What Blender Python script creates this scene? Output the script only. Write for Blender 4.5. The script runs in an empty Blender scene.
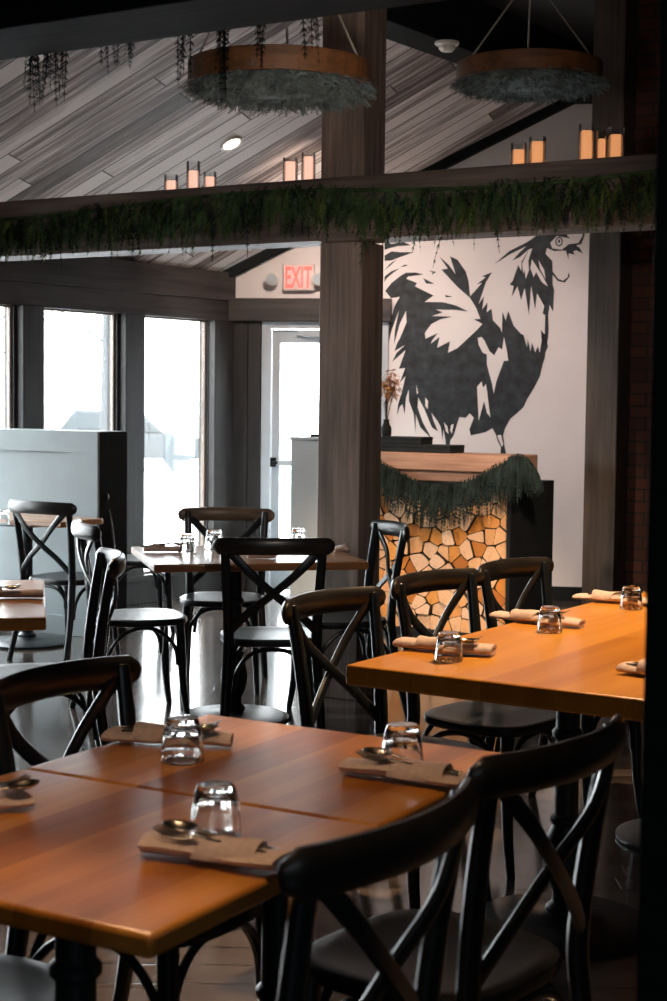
import bpy, bmesh, math, random
from math import sin, cos, pi, radians as R, sqrt, atan2, tan
from mathutils import Vector, Matrix
from mathutils.geometry import tessellate_polygon
random.seed(7)
C = bpy.context.scene.collection

# ------------------------------------------------------------------ camera
F, TILT, ROLL, H = 1557.9, .0626, .0115, 1.437
FW = Vector((0, cos(TILT), -sin(TILT))); UP0 = Vector((0, sin(TILT), cos(TILT))); RT0 = Vector((1, 0, 0))
RT = RT0*cos(ROLL) + UP0*sin(ROLL); UP = -RT0*sin(ROLL) + UP0*cos(ROLL)
CAM = Vector((0, 0, H))
cd = bpy.data.cameras.new('camera'); co = bpy.data.objects.new('camera', cd); C.objects.link(co)
M3 = Matrix((RT, UP, -FW)).transposed()
co.matrix_world = Matrix.Translation(CAM) @ M3.to_4x4()
cd.sensor_fit = 'VERTICAL'; cd.sensor_height = 36; cd.lens = F/1001*36
cd.clip_start = .05; cd.clip_end = 300
cd.dof.use_dof = True; cd.dof.focus_distance = 5.8; cd.dof.aperture_fstop = 7.0
bpy.context.scene.camera = co

def ray(x, y):
    d = RT*((x-333.5)/F) - UP*((y-500.5)/F) + FW
    return d/d.y
def atY(x, y, Y):
    return CAM + ray(x, y)*Y
def atz(x, y, z):
    d = ray(x, y); return CAM + d*((z-H)/d.z)
def onplane(x, y, p, n):
    d = ray(x, y); return CAM + d*((p-CAM).dot(n)/d.dot(n))

# ------------------------------------------------------------------ materials
def newmat(name):
    m = bpy.data.materials.new(name); m.use_nodes = True
    nt = m.node_tree; b = nt.nodes['Principled BSDF']; return m, nt, b
def N(nt, t, **k):
    n = nt.nodes.new(t)
    for a, v in k.items(): setattr(n, a, v)
    return n
def ramp(nt, src, stops):
    r = N(nt, 'ShaderNodeValToRGB'); e = r.color_ramp.elements
    while len(e) < len(stops): e.new(.5)
    for i, (p, c) in enumerate(stops):
        e[i].position = p; e[i].color = (*c, 1)
    nt.links.new(src, r.inputs[0]); return r.outputs[0]
def noise(nt, vec, scale, detail=4, rough=.5):
    n = N(nt, 'ShaderNodeTexNoise'); n.inputs['Scale'].default_value = scale
    n.inputs['Detail'].default_value = detail; n.inputs['Roughness'].default_value = rough
    if vec: nt.links.new(vec, n.inputs['Vector'])
    return n.outputs['Fac']
def mapping(nt, vec, sc=(1, 1, 1), loc=(0, 0, 0), rot=(0, 0, 0)):
    m = N(nt, 'ShaderNodeMapping'); m.inputs['Scale'].default_value = sc
    m.inputs['Location'].default_value = loc; m.inputs['Rotation'].default_value = rot
    nt.links.new(vec, m.inputs['Vector']); return m.outputs[0]
def math_(nt, op, a, b=None):
    m = N(nt, 'ShaderNodeMath', operation=op)
    for i, v in enumerate((a, b)):
        if v is None: continue
        if isinstance(v, (int, float)): m.inputs[i].default_value = v
        else: nt.links.new(v, m.inputs[i])
    return m.outputs[0]
def mixc(nt, fac, a, b, mode='MIX'):
    m = N(nt, 'ShaderNodeMix', data_type='RGBA', blend_type=mode)
    for s, v in ((m.inputs[0], fac), (m.inputs[6], a), (m.inputs[7], b)):
        if isinstance(v, (int, float)): s.default_value = v
        elif isinstance(v, tuple): s.default_value = (*v, 1)
        else: nt.links.new(v, s)
    return m.outputs[2]
def bump(nt, b, h, strength=.3, dist=.01):
    n = N(nt, 'ShaderNodeBump'); n.inputs['Strength'].default_value = strength; n.inputs['Distance'].default_value = dist
    nt.links.new(h, n.inputs['Height']); nt.links.new(n.outputs[0], b.inputs['Normal'])
def objco(nt): return N(nt, 'ShaderNodeTexCoord').outputs['Object']

def plain(name, col, rough=.5, metal=0, var=.12, scale=12, bmp=0, coat=0, spec=.5):
    m, nt, b = newmat(name); v = objco(nt); n = noise(nt, v, scale)
    lo = tuple(c*(1-var) for c in col); hi = tuple(min(1, c*(1+var)) for c in col)
    nt.links.new(ramp(nt, n, [(.3, lo), (.7, hi)]), b.inputs['Base Color'])
    b.inputs['Roughness'].default_value = rough; b.inputs['Metallic'].default_value = metal
    b.inputs['Coat Weight'].default_value = coat; b.inputs['Specular IOR Level'].default_value = spec
    if bmp: bump(nt, b, n, bmp)
    return m
def planks(name, cols, width, axis='Y', length=2.4, gap=(.01, .01, .01), gapw=.03, rough=.5, grain=1.0, coat=0, contrast=1, bmp=.3, spec=.5, gk=.75):
    # boards run along local `axis`; stacked across the other horizontal axis
    m, nt, b = newmat(name); v = objco(nt)
    s = N(nt, 'ShaderNodeSeparateXYZ'); nt.links.new(v, s.inputs[0])
    along, across = (s.outputs[1], s.outputs[0]) if axis == 'Y' else (s.outputs[0], s.outputs[1])
    if axis == 'Z': along, across = s.outputs[2], s.outputs[0]
    q = math_(nt, 'DIVIDE', across, width); idx = math_(nt, 'FLOOR', q); fr = math_(nt, 'FRACT', q)
    wn = N(nt, 'ShaderNodeTexWhiteNoise', noise_dimensions='1D'); nt.links.new(idx, wn.inputs['W'])
    off = math_(nt, 'MULTIPLY', wn.outputs[0], length)
    q2 = math_(nt, 'DIVIDE', math_(nt, 'ADD', along, off), length); id2 = math_(nt, 'FLOOR', q2); fr2 = math_(nt, 'FRACT', q2)
    wn2 = N(nt, 'ShaderNodeTexWhiteNoise', noise_dimensions='2D')
    cb = N(nt, 'ShaderNodeCombineXYZ'); nt.links.new(idx, cb.inputs[0]); nt.links.new(id2, cb.inputs[1]); nt.links.new(cb.outputs[0], wn2.inputs['Vector'])
    rnd = wn2.outputs[0]
    # grain: noise stretched along the board, offset per board
    cg = N(nt, 'ShaderNodeCombineXYZ')
    nt.links.new(math_(nt, 'MULTIPLY', along, 1.6*grain), cg.inputs[0]); nt.links.new(math_(nt, 'MULTIPLY', across, 26*grain), cg.inputs[1])
    nt.links.new(math_(nt, 'MULTIPLY', rnd, 37.0), cg.inputs[2])
    g = noise(nt, cg.outputs[0], 1.0, 6, .62)
    t = math_(nt, 'ADD', math_(nt, 'MULTIPLY', rnd, .45*contrast), math_(nt, 'MULTIPLY', g, gk))
    col = ramp(nt, t, cols)
    e = math_(nt, 'MINIMUM', fr, math_(nt, 'SUBTRACT', 1.0, fr))
    e2 = math_(nt, 'MULTIPLY', math_(nt, 'MINIMUM', fr2, math_(nt, 'SUBTRACT', 1.0, fr2)), length/width)
    ee = math_(nt, 'MINIMUM', e, e2)
    k = ramp(nt, ee, [(gapw*.5, (0, 0, 0)), (gapw, (1, 1, 1))])
    col = mixc(nt, k, gap, col)
    nt.links.new(col, b.inputs['Base Color'])
    b.inputs['Roughness'].default_value = rough; b.inputs['Coat Weight'].default_value = coat; b.inputs['Coat Roughness'].default_value = .12
    b.inputs['Specular IOR Level'].default_value = spec
    hh = math_(nt, 'ADD', math_(nt, 'MULTIPLY', g, .3), k)
    bump(nt, b, hh, bmp, .004)
    return m
def timber(name, lo, hi, rough=.6, knots=True, sc=1):
    # rough timber, grain along local Z (posts) - for beams the mesh is built along X and vector swapped by `sc` tuple
    m, nt, b = newmat(name); v = objco(nt)
    st = (24, 24, 1.2) if sc == 1 else (1.2, 24, 24)
    vv = mapping(nt, v, st); g = noise(nt, vv, 1.3, 7, .65)
    big = noise(nt, mapping(nt, v, (2, 2, .8) if sc == 1 else (.8, 2, 2)), 1.5, 2)
    t = math_(nt, 'ADD', math_(nt, 'MULTIPLY', g, .7), math_(nt, 'MULTIPLY', big, .45))
    col = ramp(nt, t, [(.42, lo), (.57, tuple((a+c)/2 for a, c in zip(lo, hi))), (.72, hi)])
    if knots:
        vo = N(nt, 'ShaderNodeTexVoronoi'); vo.inputs['Scale'].default_value = 1.6
        nt.links.new(mapping(nt, v, (2.2, 2.2, 1.2) if sc == 1 else (1.2, 2.2, 2.2)), vo.inputs['Vector'])
        k = ramp(nt, vo.outputs['Distance'], [(.06, (1, 1, 1)), (.2, (0, 0, 0))])
        col = mixc(nt, k, col, tuple(c*.35 for c in lo))
    nt.links.new(col, b.inputs['Base Color']); b.inputs['Roughness'].default_value = rough
    bump(nt, b, g, .35, .006)
    return m
def emis(name, col, strength):
    m, nt, b = newmat(name)
    b.inputs['Base Color'].default_value = (*col, 1)
    b.inputs['Emission Color'].default_value = (*col, 1); b.inputs['Emission Strength'].default_value = strength
    return m
def pane_mat(name, tint=(1, 1, 1), refl=.9):
    m, nt, b = newmat(name); nt.nodes.remove(b)
    tr = N(nt, 'ShaderNodeBsdfTransparent'); tr.inputs[0].default_value = (*tint, 1)
    gl = N(nt, 'ShaderNodeBsdfGlossy'); gl.inputs['Roughness'].default_value = .02
    fr = N(nt, 'ShaderNodeFresnel'); fr.inputs[0].default_value = 1.45
    mx = N(nt, 'ShaderNodeMixShader'); k = math_(nt, 'MULTIPLY', fr.outputs[0], refl)
    nt.links.new(k, mx.inputs[0]); nt.links.new(tr.outputs[0], mx.inputs[1]); nt.links.new(gl.outputs[0], mx.inputs[2])
    nt.links.new(mx.outputs[0], nt.nodes['Material Output'].inputs[0]); return m

M = {}
M['black'] = plain('black_lacquered_wood', (.012, .015, .018), .28, 0, .25, 30, .03, spec=.4)
M['seat'] = plain('black_seat_lacquer', (.010, .012, .014), .32, 0, .25, 30, .02, spec=.5)
M['rail'] = plain('worn_black_rail', (.018, .016, .015), .33, 0, .4, 9, .03)
M['railbrown'] = timber('brown_worn_rail', (.07, .048, .03), (.24, .16, .10), .4, False, 2)
M['iron'] = plain('dark_cast_iron', (.022, .030, .034), .38, .3, .25, 40, .1)
M['table'] = planks('honey_table_boards', [(.28, (.17, .046, .007)), (.5, (.40, .130, .018)), (.78, (.66, .27, .045))], .13, 'Y', 6, (.2, .07, .02), .008, .30, .45, .25, .75, .04)
M['slab'] = planks('orange_table_boards', [(.28, (.46, .16, .012)), (.5, (.60, .23, .018)), (.75, (.72, .31, .035))], .2, 'Y', 8, (.4, .14, .02), .005, .33, .5, .25, .6, .05)
M['table_far'] = planks('pale_table_boards', [(.28, (.30, .12, .04)), (.5, (.42, .18, .06)), (.75, (.55, .26, .10))], .1, 'X', 6, (.25, .1, .03), .012, .38, .5, .5, .8, .05)
M['ceiling'] = planks('weathered_ceiling_planks', [(.42, (.045, .036, .033)), (.6, (.17, .132, .118)), (.78, (.42, .355, .33)), (.97, (.86, .80, .77))], .145, 'X', 5.4, (.012, .012, .013), .04, .6, 1.0, 0, 1.15, .5, gk=1.15)
M['floor'] = planks('dark_floor_planks', [(.25, (.032, .026, .023)), (.5, (.07, .054, .046)), (.8, (.13, .10, .085))], .13, 'X', 1.9, (.004, .004, .004), .04, .14, .9, .3, 1.0, .10, spec=.8)
M['post'] = timber('grey_brown_post', (.10, .077, .063), (.33, .255, .21), .6)
M['dkpost'] = timber('dark_stained_post', (.008, .007, .007), (.030, .025, .022), .55)
M['brownpost'] = timber('dark_brown_post', (.035, .027, .022), (.12, .092, .073), .6)
M['beam'] = timber('dark_beam_timber', (.045, .036, .032), (.19, .145, .12), .6, True, 2)
M['header'] = timber('header_timber', (.015, .013, .012), (.065, .053, .047), .6, True, 2)
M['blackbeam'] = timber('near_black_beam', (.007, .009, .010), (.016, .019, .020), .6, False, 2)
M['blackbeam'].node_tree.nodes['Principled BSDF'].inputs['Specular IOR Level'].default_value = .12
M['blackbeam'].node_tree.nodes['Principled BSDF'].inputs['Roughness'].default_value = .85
M['darkwall'] = plain('shade_dark_shell', (.012, .015, .017), .7, 0, .2, 4)  # dark room shell; shade of the flat ceiling is put into this colour
M['white'] = plain('white_plaster', (.84, .78, .76), .75, 0, .03, 3)
M['divider'] = plain('grey_blue_paint', (.28, .33, .345), .55, 0, .08, 3)
M['cabinet'] = plain('pale_grey_paint', (.62, .70, .72), .5, 0, .06, 3)
M['frame'] = plain('white_aluminium', (.50, .54, .57), .35, .2, .05, 6)
M['mural'] = plain('charcoal_paint', (.020, .027, .032), .65, 0, .75, 14)
M['muralbrown'] = plain('brown_charcoal_paint', (.06, .045, .038), .65, 0, .5, 12)
M['muralwhite'] = plain('cream_paint', (.84, .78, .76), .75, 0, .03, 3)
M['bark'] = plain('dark_bark', (.05, .032, .02), .9, 0, .5, 25, .5)
M['metal'] = plain('brushed_steel', (.55, .5, .45), .22, 1, .1, 60)
M['napkin'] = plain('taupe_linen', (.70, .53, .455), .9, 0, .1, 90, .15)
M['moss'] = plain('grey_green_dried_moss', (.10, .135, .135), .8, 0, .6, 14, spec=.12)
M['cedar'] = plain('dark_cedar_foliage', (.045, .085, .034), .8, 0, .7, 9, spec=.12)
M['cedar2'] = plain('teal_cedar_foliage', (.013, .022, .020), .8, 0, .7, 9, spec=.12)
M['cedarlight'] = plain('light_cedar_tips', (.085, .13, .025), .6, 0, .4, 9)
M['hoop'] = timber('rusty_wood_hoop', (.05, .022, .008), (.17, .072, .024), .55, False, 2)
M['wire'] = plain('pale_rope', (.30, .27, .23), .6)
M['wax'] = plain('ivory_wax', (.72, .43, .33), .5, 0, .04, 5)
M['plastic'] = plain('white_plastic', (.75, .72, .66), .4)
M['blackmatte'] = plain('black_matte_paint', (.010, .012, .013), .75, 0, .2, 10, spec=.2)
M['mantel'] = timber('light_brown_mantel', (.17, .085, .05), (.42, .24, .16), .55, True, 2)
M['dried'] = plain('rust_dried_flowers', (.32, .14, .045), .8, 0, .5, 60)
M['snow'] = plain('snow', (.85, .87, .9), .8)
M['twig'] = plain('frosted_bark', (.078, .084, .086), .9, spec=.1)
M['carpaint'] = plain('pale_car_paint', (.072, .080, .083), .7, spec=.1)
M['pane'] = pane_mat('window_glass', (.97, .985, .985), .5)
M['sleeve'] = pane_mat('thin_candle_glass', (.97, .97, .97), .8)
m, nt, b = newmat('tumbler_glass')
b.inputs['Base Color'].default_value = (.97, .97, .96, 1); b.inputs['Roughness'].default_value = .03
b.inputs['Transmission Weight'].default_value = 1; b.inputs['IOR'].default_value = 1.48
nn = noise(nt, objco(nt), 40, 2); bump(nt, b, nn, .12, .004); M['glass'] = m
# wax glowing from inside
m, nt, b = newmat('lit_wax'); b.inputs['Base Color'].default_value = (.75, .42, .24, 1); b.inputs['Roughness'].default_value = .5
b.inputs['Emission Color'].default_value = (1, .42, .16, 1); b.inputs['Emission Strength'].default_value = .5
M['waxlit'] = m
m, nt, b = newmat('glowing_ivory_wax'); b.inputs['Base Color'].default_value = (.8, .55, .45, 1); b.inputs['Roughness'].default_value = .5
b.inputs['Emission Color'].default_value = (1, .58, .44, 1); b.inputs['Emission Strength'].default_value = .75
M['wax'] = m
# end grain of split logs: rings and a tone picked per object
m, nt, b = newmat('split_log_end'); oi = N(nt, 'ShaderNodeObjectInfo')
rings = N(nt, 'ShaderNodeTexWave', wave_type='RINGS', rings_direction='Y'); rings.inputs['Scale'].default_value = 14; rings.inputs['Distortion'].default_value = 3.5
nt.links.new(mapping(nt, objco(nt), (1, 1, 1), (.05, 0, .06)), rings.inputs['Vector'])
base = ramp(nt, oi.outputs['Random'], [(0, (.50, .15, .02)), (.22, (.78, .31, .05)), (.4, (.86, .48, .23)), (.75, (.92, .60, .38)), (1, (.85, .36, .06))])
sp = noise(nt, objco(nt), 22, 5, .6)
c2 = mixc(nt, math_(nt, 'MULTIPLY', rings.outputs['Fac'], .10), base, (.25, .10, .04))
c3 = mixc(nt, ramp(nt, sp, [(.55, (0, 0, 0)), (.85, (.5, .5, .5))]), c2, (.20, .09, .04))
nt.links.new(c3, b.inputs['Base Color']); b.inputs['Roughness'].default_value = .8; M['log'] = m
# bricks
m, nt, b = newmat('red_brick'); bk = N(nt, 'ShaderNodeTexBrick')
nt.links.new(mapping(nt, objco(nt), (1, 1, 1), (0, 0, 0), (R(90), 0, 0)), bk.inputs['Vector'])
bk.inputs['Scale'].default_value = 1; bk.inputs['Brick Width'].default_value = .21; bk.inputs['Row Height'].default_value = .072; bk.inputs['Mortar Size'].default_value = .007
bk.inputs['Color1'].default_value = (.12, .042, .025, 1); bk.inputs['Color2'].default_value = (.07, .028, .02, 1); bk.inputs['Mortar'].default_value = (.035, .028, .025, 1)
nt.links.new(bk.outputs[0], b.inputs['Base Color']); b.inputs['Roughness'].default_value = .85; bump(nt, b, bk.outputs[1], -.5, .01); M['brick'] = m
M['red'] = emis('red_sign_letters', (1, .10, .08), 1.2)
M['signface'] = plain('white_sign_face', (.85, .72, .68), .4)
M['lampglow'] = emis('warm_lamp_disc', (1, .80, .58), 14)
M['flame'] = emis('candle_flame', (1, .55, .2), 6)

# ------------------------------------------------------------------ mesh tools
class MB:
    def __init__(s): s.v = []; s.f = []; s.mi = []; s.cur = 0
    def add(s, vs, fs):
        o = len(s.v); s.v += [Vector(p) for p in vs]
        for f in fs: s.f.append([i+o for i in f]); s.mi.append(s.cur)
    def box(s, c, d, rz=0, rx=0, ry=0, taper=1):
        hx, hy, hz = d[0]/2, d[1]/2, d[2]/2
        rm = Matrix.Rotation(rz, 3, 'Z') @ Matrix.Rotation(ry, 3, 'Y') @ Matrix.Rotation(rx, 3, 'X')
        vs = []
        for z in (-1, 1):
            t = taper if z > 0 else 1
            for x, y in ((-1, -1), (1, -1), (1, 1), (-1, 1)):
                vs.append(Vector(c) + rm @ Vector((x*hx*t, y*hy*t, z*hz)))
        s.add(vs, [(3, 2, 1, 0), (4, 5, 6, 7), (0, 1, 5, 4), (1, 2, 6, 5), (2, 3, 7, 6), (3, 0, 4, 7)])
    def tube(s, path, rad, n=10, flat=None, up=(0, 0, 1), smooth=0):
        P = [Vector(p) for p in path]
        if smooth: P, rad = catmull(P, rad, smooth)
        if not isinstance(rad, (list, tuple)): rad = [rad]*len(P)
        rings = []; up = Vector(up)
        for i, p in enumerate(P):
            t = (P[min(i+1, len(P)-1)] - P[max(i-1, 0)]).normalized()
            a = up.cross(t)
            if a.length < 1e-3: a = Vector((1, 0, 0)).cross(t)
            a.normalize(); b = t.cross(a)
            r = rad[i]; ra, rb = (r, r) if flat is None else (r*flat[0], r*flat[1])
            rings.append([p + a*(cos(2*pi*k/n)*ra) + b*(sin(2*pi*k/n)*rb) for k in range(n)])
        vs = [q for rg in rings for q in rg]; fs = []
        for i in range(len(P)-1):
            for k in range(n):
                k2 = (k+1) % n; fs.append((i*n+k, i*n+k2, (i+1)*n+k2, (i+1)*n+k))
        fs.append(tuple(range(n-1, -1, -1))); fs.append(tuple((len(P)-1)*n+k for k in range(n)))
        s.add(vs, fs)
    def lathe(s, prof, n=24, c=(0, 0, 0), mod=None):
        vs = []; fs = []; c = Vector(c)
        for i, (r, z) in enumerate(prof):
            for k in range(n):
                a = 2*pi*k/n; rr = r*(mod(a, z) if mod else 1)
                vs.append(c + Vector((rr*cos(a), rr*sin(a), z)))
        for i in range(len(prof)-1):
            for k in range(n):
                k2 = (k+1) % n; fs.append((i*n+k, i*n+k2, (i+1)*n+k2, (i+1)*n+k))
        if prof[0][0] > 1e-6: fs.append(tuple(range(n-1, -1, -1)))
        if prof[-1][0] > 1e-6: fs.append(tuple((len(prof)-1)*n+k for k in range(n)))
        s.add(vs, fs)
    def prism(s, poly, y0, y1, axis='Y'):
        n = len(poly)
        if axis == 'Y': vs = [Vector((x, y0, z)) for x, z in poly] + [Vector((x, y1, z)) for x, z in poly]
        else: vs = [Vector((x, z, y0)) for x, z in poly] + [Vector((x, z, y1)) for x, z in poly]
        fs = [tuple(range(n)), tuple(range(2*n-1, n-1, -1))]
        for i in range(n): fs.append((i, i+n, (i+1) % n+n, (i+1) % n))
        s.add(vs, fs)
    def localise(s, loc, rz):
        m_ = Matrix.Rotation(-rz, 3, 'Z'); s.v = [m_ @ (v-Vector(loc)) for v in s.v]; return s
    def build(s, name, mat, parent=None, bevel=0, smooth=True, seg=2, fixn=True):
        me = bpy.data.meshes.new(name); me.from_pydata([tuple(v) for v in s.v], [], s.f)
        mats = mat if isinstance(mat, list) else [mat]
        for m_ in mats: me.materials.append(m_)
        for p, i in zip(me.polygons, s.mi): p.material_index = i
        if fixn:
            bm = bmesh.new(); bm.from_mesh(me); bmesh.ops.remove_doubles(bm, verts=bm.verts, dist=1e-6)
            bmesh.ops.recalc_face_normals(bm, faces=bm.faces); bm.to_mesh(me); bm.free()
        if smooth:
            me.polygons.foreach_set('use_smooth', [True]*len(me.polygons)); me.set_sharp_from_angle(angle=R(38))
        o = bpy.data.objects.new(name, me); C.objects.link(o)
        if parent: o.parent = parent
        if bevel:
            b = o.modifiers.new('bevel', 'BEVEL'); b.width = bevel; b.segments = seg; b.limit_method = 'ANGLE'; b.angle_limit = R(40)
            b.harden_normals = False
        return o
def catmull(P, rad, k):
    if not isinstance(rad, (list, tuple)): rad = [rad]*len(P)
    out = []; ro = []
    for i in range(len(P)-1):
        a, b, c, d = P[max(i-1, 0)], P[i], P[i+1], P[min(i+2, len(P)-1)]
        for j in range(k):
            t = j/k
            out.append(.5*((2*b) + (c-a)*t + (2*a-5*b+4*c-d)*t*t + (3*b-a-3*c+d)*t**3)); ro.append(rad[i]*(1-t)+rad[i+1]*t)
    out.append(P[-1]); ro.append(rad[-1]); return out, ro
def empty(name, loc=(0, 0, 0), rz=0):
    o = bpy.data.objects.new(name, None); C.objects.link(o); o.location = loc; o.rotation_euler = (0, 0, rz); o.empty_display_size = .05
    return o
def tag(o, label, cat=None, group=None, kind=None):
    if label: o['label'] = label
    if cat: o['category'] = cat
    if group: o['group'] = group
    if kind: o['kind'] = kind
    return o
def dup(root, loc, rz, label, group=None):
    r = root.copy(); C.objects.link(r); r.location = loc; r.rotation_euler = (0, 0, rz); r['label'] = label
    if group: r['group'] = group
    for ch in root.children:
        c = ch.copy(); C.objects.link(c); c.parent = r
        for g in ch.children:
            d = g.copy(); C.objects.link(d); d.parent = c
    return r
def struct(name, mb, mat, parent=None, loc=None, rz=0, **k):
    o = mb.build(name, mat, parent, **k)
    if loc is not None: o.location = loc; o.rotation_euler = (0, 0, rz)
    o['kind'] = 'structure'; return o
def lin(name, p, q, h, d, mat, zc, kind=True, bevel=.004, side=1, parent=None):
    # a beam along p->q (plan), face on the line, depth d to the `side`, height h centred on zc; grain along local X
    p = Vector((p[0], p[1])); q = Vector((q[0], q[1])); L = (q-p).length; a = atan2(q.y-p.y, q.x-p.x)
    mb = MB(); mb.box((L/2, side*d/2, 0), (L, d, h))
    o = mb.build(name, mat, parent, bevel=bevel, smooth=False); o.location = (p.x, p.y, zc); o.rotation_euler = (0, 0, a)
    if kind: o['kind'] = 'structure'
    return o

# ------------------------------------------------------------------ room directions
UA = R(-30.5); U = Vector((cos(UA), sin(UA), 0)); V = Vector((-sin(UA), cos(UA), 0))       # beams, near tables
CR = Vector((-.791, 11.797, 0)); WB = Vector((1.73, 11.467, 0))                             # room corner, a point on the back wall
wd = Vector((-1.426-(-.819), 10.912-11.758, 0)).normalized()                                # window wall, from the corner toward us
bd = (WB-CR).normalized(); bn = Vector((bd.y, -bd.x, 0))                                    # back wall, pointing into the room
wn = Vector((-wd.y, wd.x, 0));
if wn.x < 0: wn = -wn
def onwin(px):
    d = ray(px, 400); A = Matrix(((wd.x, -d.x), (wd.y, -d.y))); s = A.inverted() @ Vector((-CR.x, -CR.y)); return CR + wd*s[0], s[0]
def onback(px):
    d = ray(px, 400); A = Matrix(((bd.x, -d.x), (bd.y, -d.y))); s = A.inverted() @ Vector((-CR.x, -CR.y)); return CR + bd*s[0], s[0]

# floor
mb = MB(); mb.box((-1.0, 3.5, -.05), (18, 19, .1)); struct('floor', mb, M['floor'], smooth=False)

# ---- window wall
wa = atan2(wd.y, wd.x)
ZT, ZS = 2.04, .20
edges = []                                    # openings along the wall (distance from the corner)
for a, b in ((208, 141), (117, 41), (14, -62)): edges.append((onwin(a)[1], onwin(b)[1]))
wdt = edges[1][1]-edges[1][0]; st = edges[2][0]-edges[1][0]
edges[2] = (edges[2][0], edges[2][0]+wdt)
for k in range(1, 3): edges.append((edges[2][0]+st*k, edges[2][0]+st*k+wdt))
WL = edges[-1][1]+4.0
DW = .09
def wall_box(mb, s0, s1, z0, z1, d0=0, d1=DW):
    mb.box(((s0+s1)/2, (d0+d1)/2, (z0+z1)/2), (s1-s0, d1-d0, z1-z0))
sgn = 1 if (Matrix.Rotation(wa, 3, 'Z') @ Vector((0, 1, 0))).dot(wn) < 0 else -1
mb = MB()
prev = 0
for i, (a, b) in enumerate(edges):
    wall_box(mb, prev, a, ZS, ZT, 0, sgn*DW); prev = b
wall_box(mb, prev, WL, ZS, ZT, 0, sgn*DW)
wall_box(mb, 0, WL, -.02, ZS, 0, sgn*DW); wall_box(mb, 0, WL, ZT, 2.6, 0, sgn*DW)
struct('wall_left', mb, M['dkpost'], loc=(CR.x, CR.y, 0), rz=wa, smooth=False)
# posts standing proud of the wall, header boards, base board
prev = 0; k = 0
for i, (a, b) in enumerate(edges + [(edges[-1][1]+st-wdt, 0)]):
    if a-prev > .02:
        mb = MB(); mb.box((0, -sgn*.03, 0), (a-prev-.05 if prev else a-prev-.03, .06, ZT-ZS))
        o = struct('trim_%d' % (k+1), mb, M['dkpost'], bevel=.004, smooth=False)
        o.location = CR + wd*((a+prev)/2 + (0 if prev else .01)) + Vector((0, 0, (ZT+ZS)/2)); o.rotation_euler = (0, 0, wa); k += 1
    prev = b
NT = k
def wtrim(z0, z1, d, mat, zz=None):
    global NT
    NT += 1; p = CR; q = CR + wd*WL
    return lin('trim_%d' % NT, p, q, z1-z0, d, mat, (z0+z1)/2, side=-sgn)
wtrim(ZT-.005, 2.19, .03, M['header']); wtrim(2.19, 2.40, .05, M['header']); wtrim(0, .17, .03, M['dkpost'])
wtrim(.17, .205, .07, M['dkpost'])
# windows
for i, (a, b) in enumerate(edges):
    w = b-a; h = ZT-ZS
    mb = MB(); t = .018
    for cx, cz, dx, dz in ((t/2, h/2, t, h), (w-t/2, h/2, t, h), (w/2, t/2, w-2*t, t), (w/2, h-t/2, w-2*t, t)):
        mb.box((cx, sgn*.035, cz), (dx, .03, dz))
    o = struct('window_%d' % (i+1), mb, M['post'], smooth=False); o.location = CR + wd*a + Vector((0, 0, ZS)); o.rotation_euler = (0, 0, wa)
    mb = MB(); mb.box((w/2, sgn*.035, h/2), (w-2*t, .006, h-2*t)); mb.build('pane', M['pane'], o, smooth=False)

# ---- back wall (white) with the door opening
ba = atan2(bd.y, bd.x)
d0, d1 = onback(262)[1], onback(388)[1]
EDG = onback(592)[1]+.15
dl, dr = onback(232)[1], 0
def bbox(mb, s0, s1, z0, z1, t=.15): mb.box(((s0+s1)/2, t/2, (z0+z1)/2), (s1-s0, t, z1-z0))
mb = MB(); bbox(mb, -.05, d0, 0, 2.04); bbox(mb, d1, 8.2, -.02, 4.0); bbox(mb, -.05, d1, 2.04, 4.0)
struct('wall_back', mb, M['white'], loc=CR, rz=ba, smooth=False)
def bloc(o, s, z, out=0): o.location = CR + bd*s + bn*out + Vector((0, 0, z)); o.rotation_euler = (0, 0, ba); return o
# dark boards left of the door, lintel
for s0, s1 in ((0.0, .14), (.145, d0-.005)):
    NT += 1; mb = MB(); mb.box((0, 0, 1.02), (s1-s0, .05, 2.04)); o = struct('trim_%d' % NT, mb, M['dkpost'], bevel=.004, smooth=False); bloc(o, (s0+s1)/2, 0, .025)
NT += 1; lin('trim_%d' % NT, CR+bn*.0, CR+bd*(d1+.02), .17, .09, M['header'], 2.04+.085, side=-1)
NT += 1; lin('trim_%d' % NT, CR+bd*(d1+.0), CR+bd*(EDG), .10, .02, M['blackmatte'], .05, side=-1)
# door: white aluminium, glazed
dw = d1-d0; dm = MB(); FRT = .07
for cx, cz, dx, dz in ((FRT/2, 1.02, FRT, 2.04), (dw-FRT/2, 1.02, FRT, 2.04), (dw/2, 2.015, dw-2*FRT, .05)):
    dm.box((cx, .03, cz), (dx, .14, dz))
door = struct('door_1', dm, M['frame'], bevel=.004, smooth=False); door.location = CR + bd*d0; door.rotation_euler = (0, 0, ba)
lf = MB(); x0, x1 = FRT+.004, dw-FRT-.004
for cx, cz, dx, dz in ((x0+.03, 1.0, .06, 1.96), (x1-.03, 1.0, .06, 1.96), ((x0+x1)/2, 1.93, x1-x0-.12, .10), ((x0+x1)/2, .12, x1-x0-.12, .2)):
    lf.box((cx, .035, cz), (dx, .05, dz))
leaf = lf.build('door_leaf', M['frame'], door, bevel=.003, smooth=False)
mb = MB(); mb.box(((x0+x1)/2, .035, 1.05), (x1-x0-.12, .008, 1.66)); mb.build('door_glass', M['pane'], leaf, smooth=False)
mb = MB(); mb.box((x0+.015, -.005, .985), (.05, .03, .07)); mb.tube([(x0+.03, -.02, .985), (x0+.03, -.055, .985), (x0+.06, -.06, .985)], .012, 8)
mb.build('door_handle', M['blackmatte'], leaf, bevel=.004)
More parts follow.
